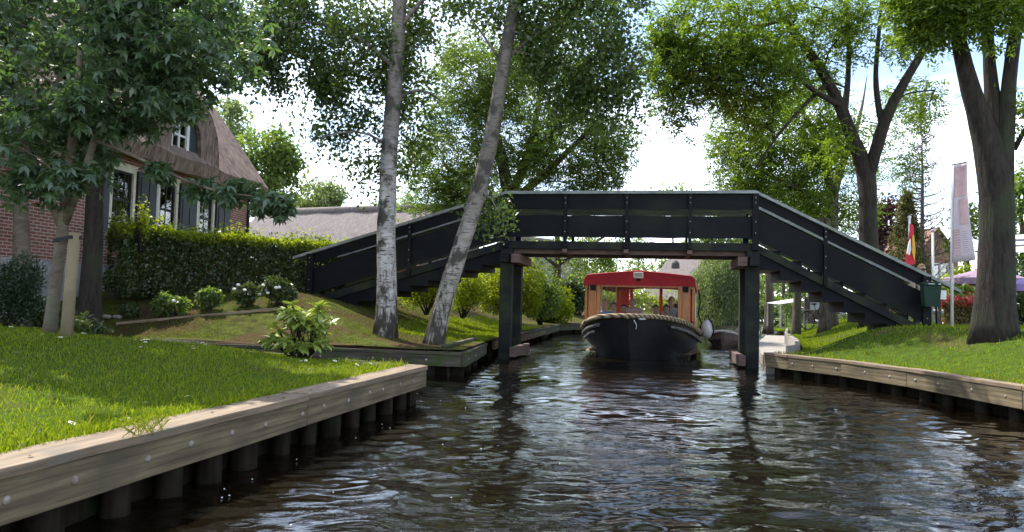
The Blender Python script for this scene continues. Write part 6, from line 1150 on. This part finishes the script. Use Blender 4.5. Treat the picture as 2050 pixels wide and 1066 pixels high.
for k in range(6): mb.box((p0[0] - .38 + k * .15, 29, 1.3), (.142, .04, 1.0))
build(mb, 'boards', M['brown_sign'], t); mb = MB(); mb.box((p0[0], 29 - .03, 1.5), (.5, .015, .35)); build(mb, 'panel', M['grey_shirt'], t); mb = MB(); mb.box((p0[0] - .45, 28.95, 1.2), (.06, .06, 1.3)); mb.box((p0[0] + .45, 28.95, 1.2), (.06, .06, 1.3)); build(mb, 'post', M['slate'], t)
p0 = P(1605, 600, 31); t = E('garden_tent', 'low pale canvas shelter behind the trunks under the ramp', 'shelter', (p0[0], 31, .8)); mb = MB(); w_ = 1.1
mb.grid([[(p0[0] - w_, 30.4, 1.55), (p0[0], 30.4, 1.75), (p0[0] + w_, 30.4, 1.55)], [(p0[0] - w_, 32, 1.6), (p0[0], 32, 1.8), (p0[0] + w_, 32, 1.6)]]); build(mb, 'canvas', M['white_cloth'], t).modifiers.new('thick', 'SOLIDIFY').thickness = .02; mb = MB()
for sx in (-1, 1):
    for yy in (30.42, 31.98): mb.tube([(p0[0] + sx * (w_ - .03), yy, .6), (p0[0] + sx * (w_ - .03), yy, 1.56)], .025, 6)
build(mb, 'frame', M['steel'], t)
hedge('pale_hedge', 'pale low hedge behind the trunks under the right ramp', P(1560, 600, 36)[:2], P(1720, 600, 34)[:2], .8, .7, 1.75, M['lf_pale'], 5000, .09, .06)
# gravel path along the right bank
mb = MB(); rows = []
for y in np.arange(26, 96, 2.0): x0 = float(rightx(y)) + 3.0; rows.append([(x0, y, float(zR(x0, y)) + .03), (x0 + .9, y, float(zR(x0 + .9, y)) + .035), (x0 + 1.8, y, float(zR(x0 + 1.8, y)) + .03)])
mb.grid(rows); struct(build(mb, 'gravel_path', M['path']))
# people on the bank
x = P(1547, 620, 60)[0]; person('person', 'person in a light grey top walking along the far path beside the dark trunk', STAND, 'grey_shirt', 'navy', 'skin', True, 'hair_dark', (x, 60, P(1547, 641, 60)[2]), 2.6)
x = P(1846, 600, 16.6)[0]; p = P(1846, 541, 16.6); person('person', 'fair-haired person in sunglasses and tan shirt behind the right ramp handrail', STAND, 'tan_shirt', 'navy', 'skin', True, 'hair_blond', (x, 16.6, p[2] - 1.66), .1, None, True)
# floating specks near the left edging
mb = MB(); 
for k in range(34):
    yy = 2.6 + 9 * random.random() ** 1.5; xx = float(nearx(yy)) + .15 + random.random() ** 2 * 2.0 * (yy / 5); mb.ball((xx, yy, .012), (random.uniform(.003, .007),) * 2 + (.004,), 6, 3)
tag(build(mb, 'foam_specks', M['petal']), 'tiny floating foam specks on the dark water by the near edging', 'foam', None, 'stuff')
# grass tuft hanging over the plank

q = G(300, 868, .45); n = 60; tx = q[0] - .02 + rng.normal(0, .035, n); ty = q[1] + rng.normal(0, .09, n)
v = blades(tx, ty, np.full(n, .45), rng.uniform(.03, .09, n), .0025, 1.3); tag(build_np('grass_tuft', v, 4, M['grass_dry']), 'small dry grass tuft growing on the edge of the near plank edging', 'grass tuft')

# fallen leaves on lawn, planks and water
yy = rng.uniform(2.6, 11.5, 150); xx = nearx(yy) - np.abs(rng.normal(0, 1.0, 150)) + .02; xx = np.minimum(xx, lawnx(yy) + .02); zz = np.where(xx > lawnx(yy) - .18, .462, zL(xx, yy) + .045)
tag(build_np('fallen_leaves', leafverts(np.stack([xx, yy, zz], 1), nrmz(unit(150) * np.array([1, 1, .12])), nrmz(unit(150) * .25 + np.array([0, 0, 1])), rng.uniform(.02, .05, 150), rng.uniform(.012, .03, 150)), 4, M['lf_conifer']), 'few small brownish fallen leaves on the near lawn and plank edging', 'fallen leaves', None, 'stuff')
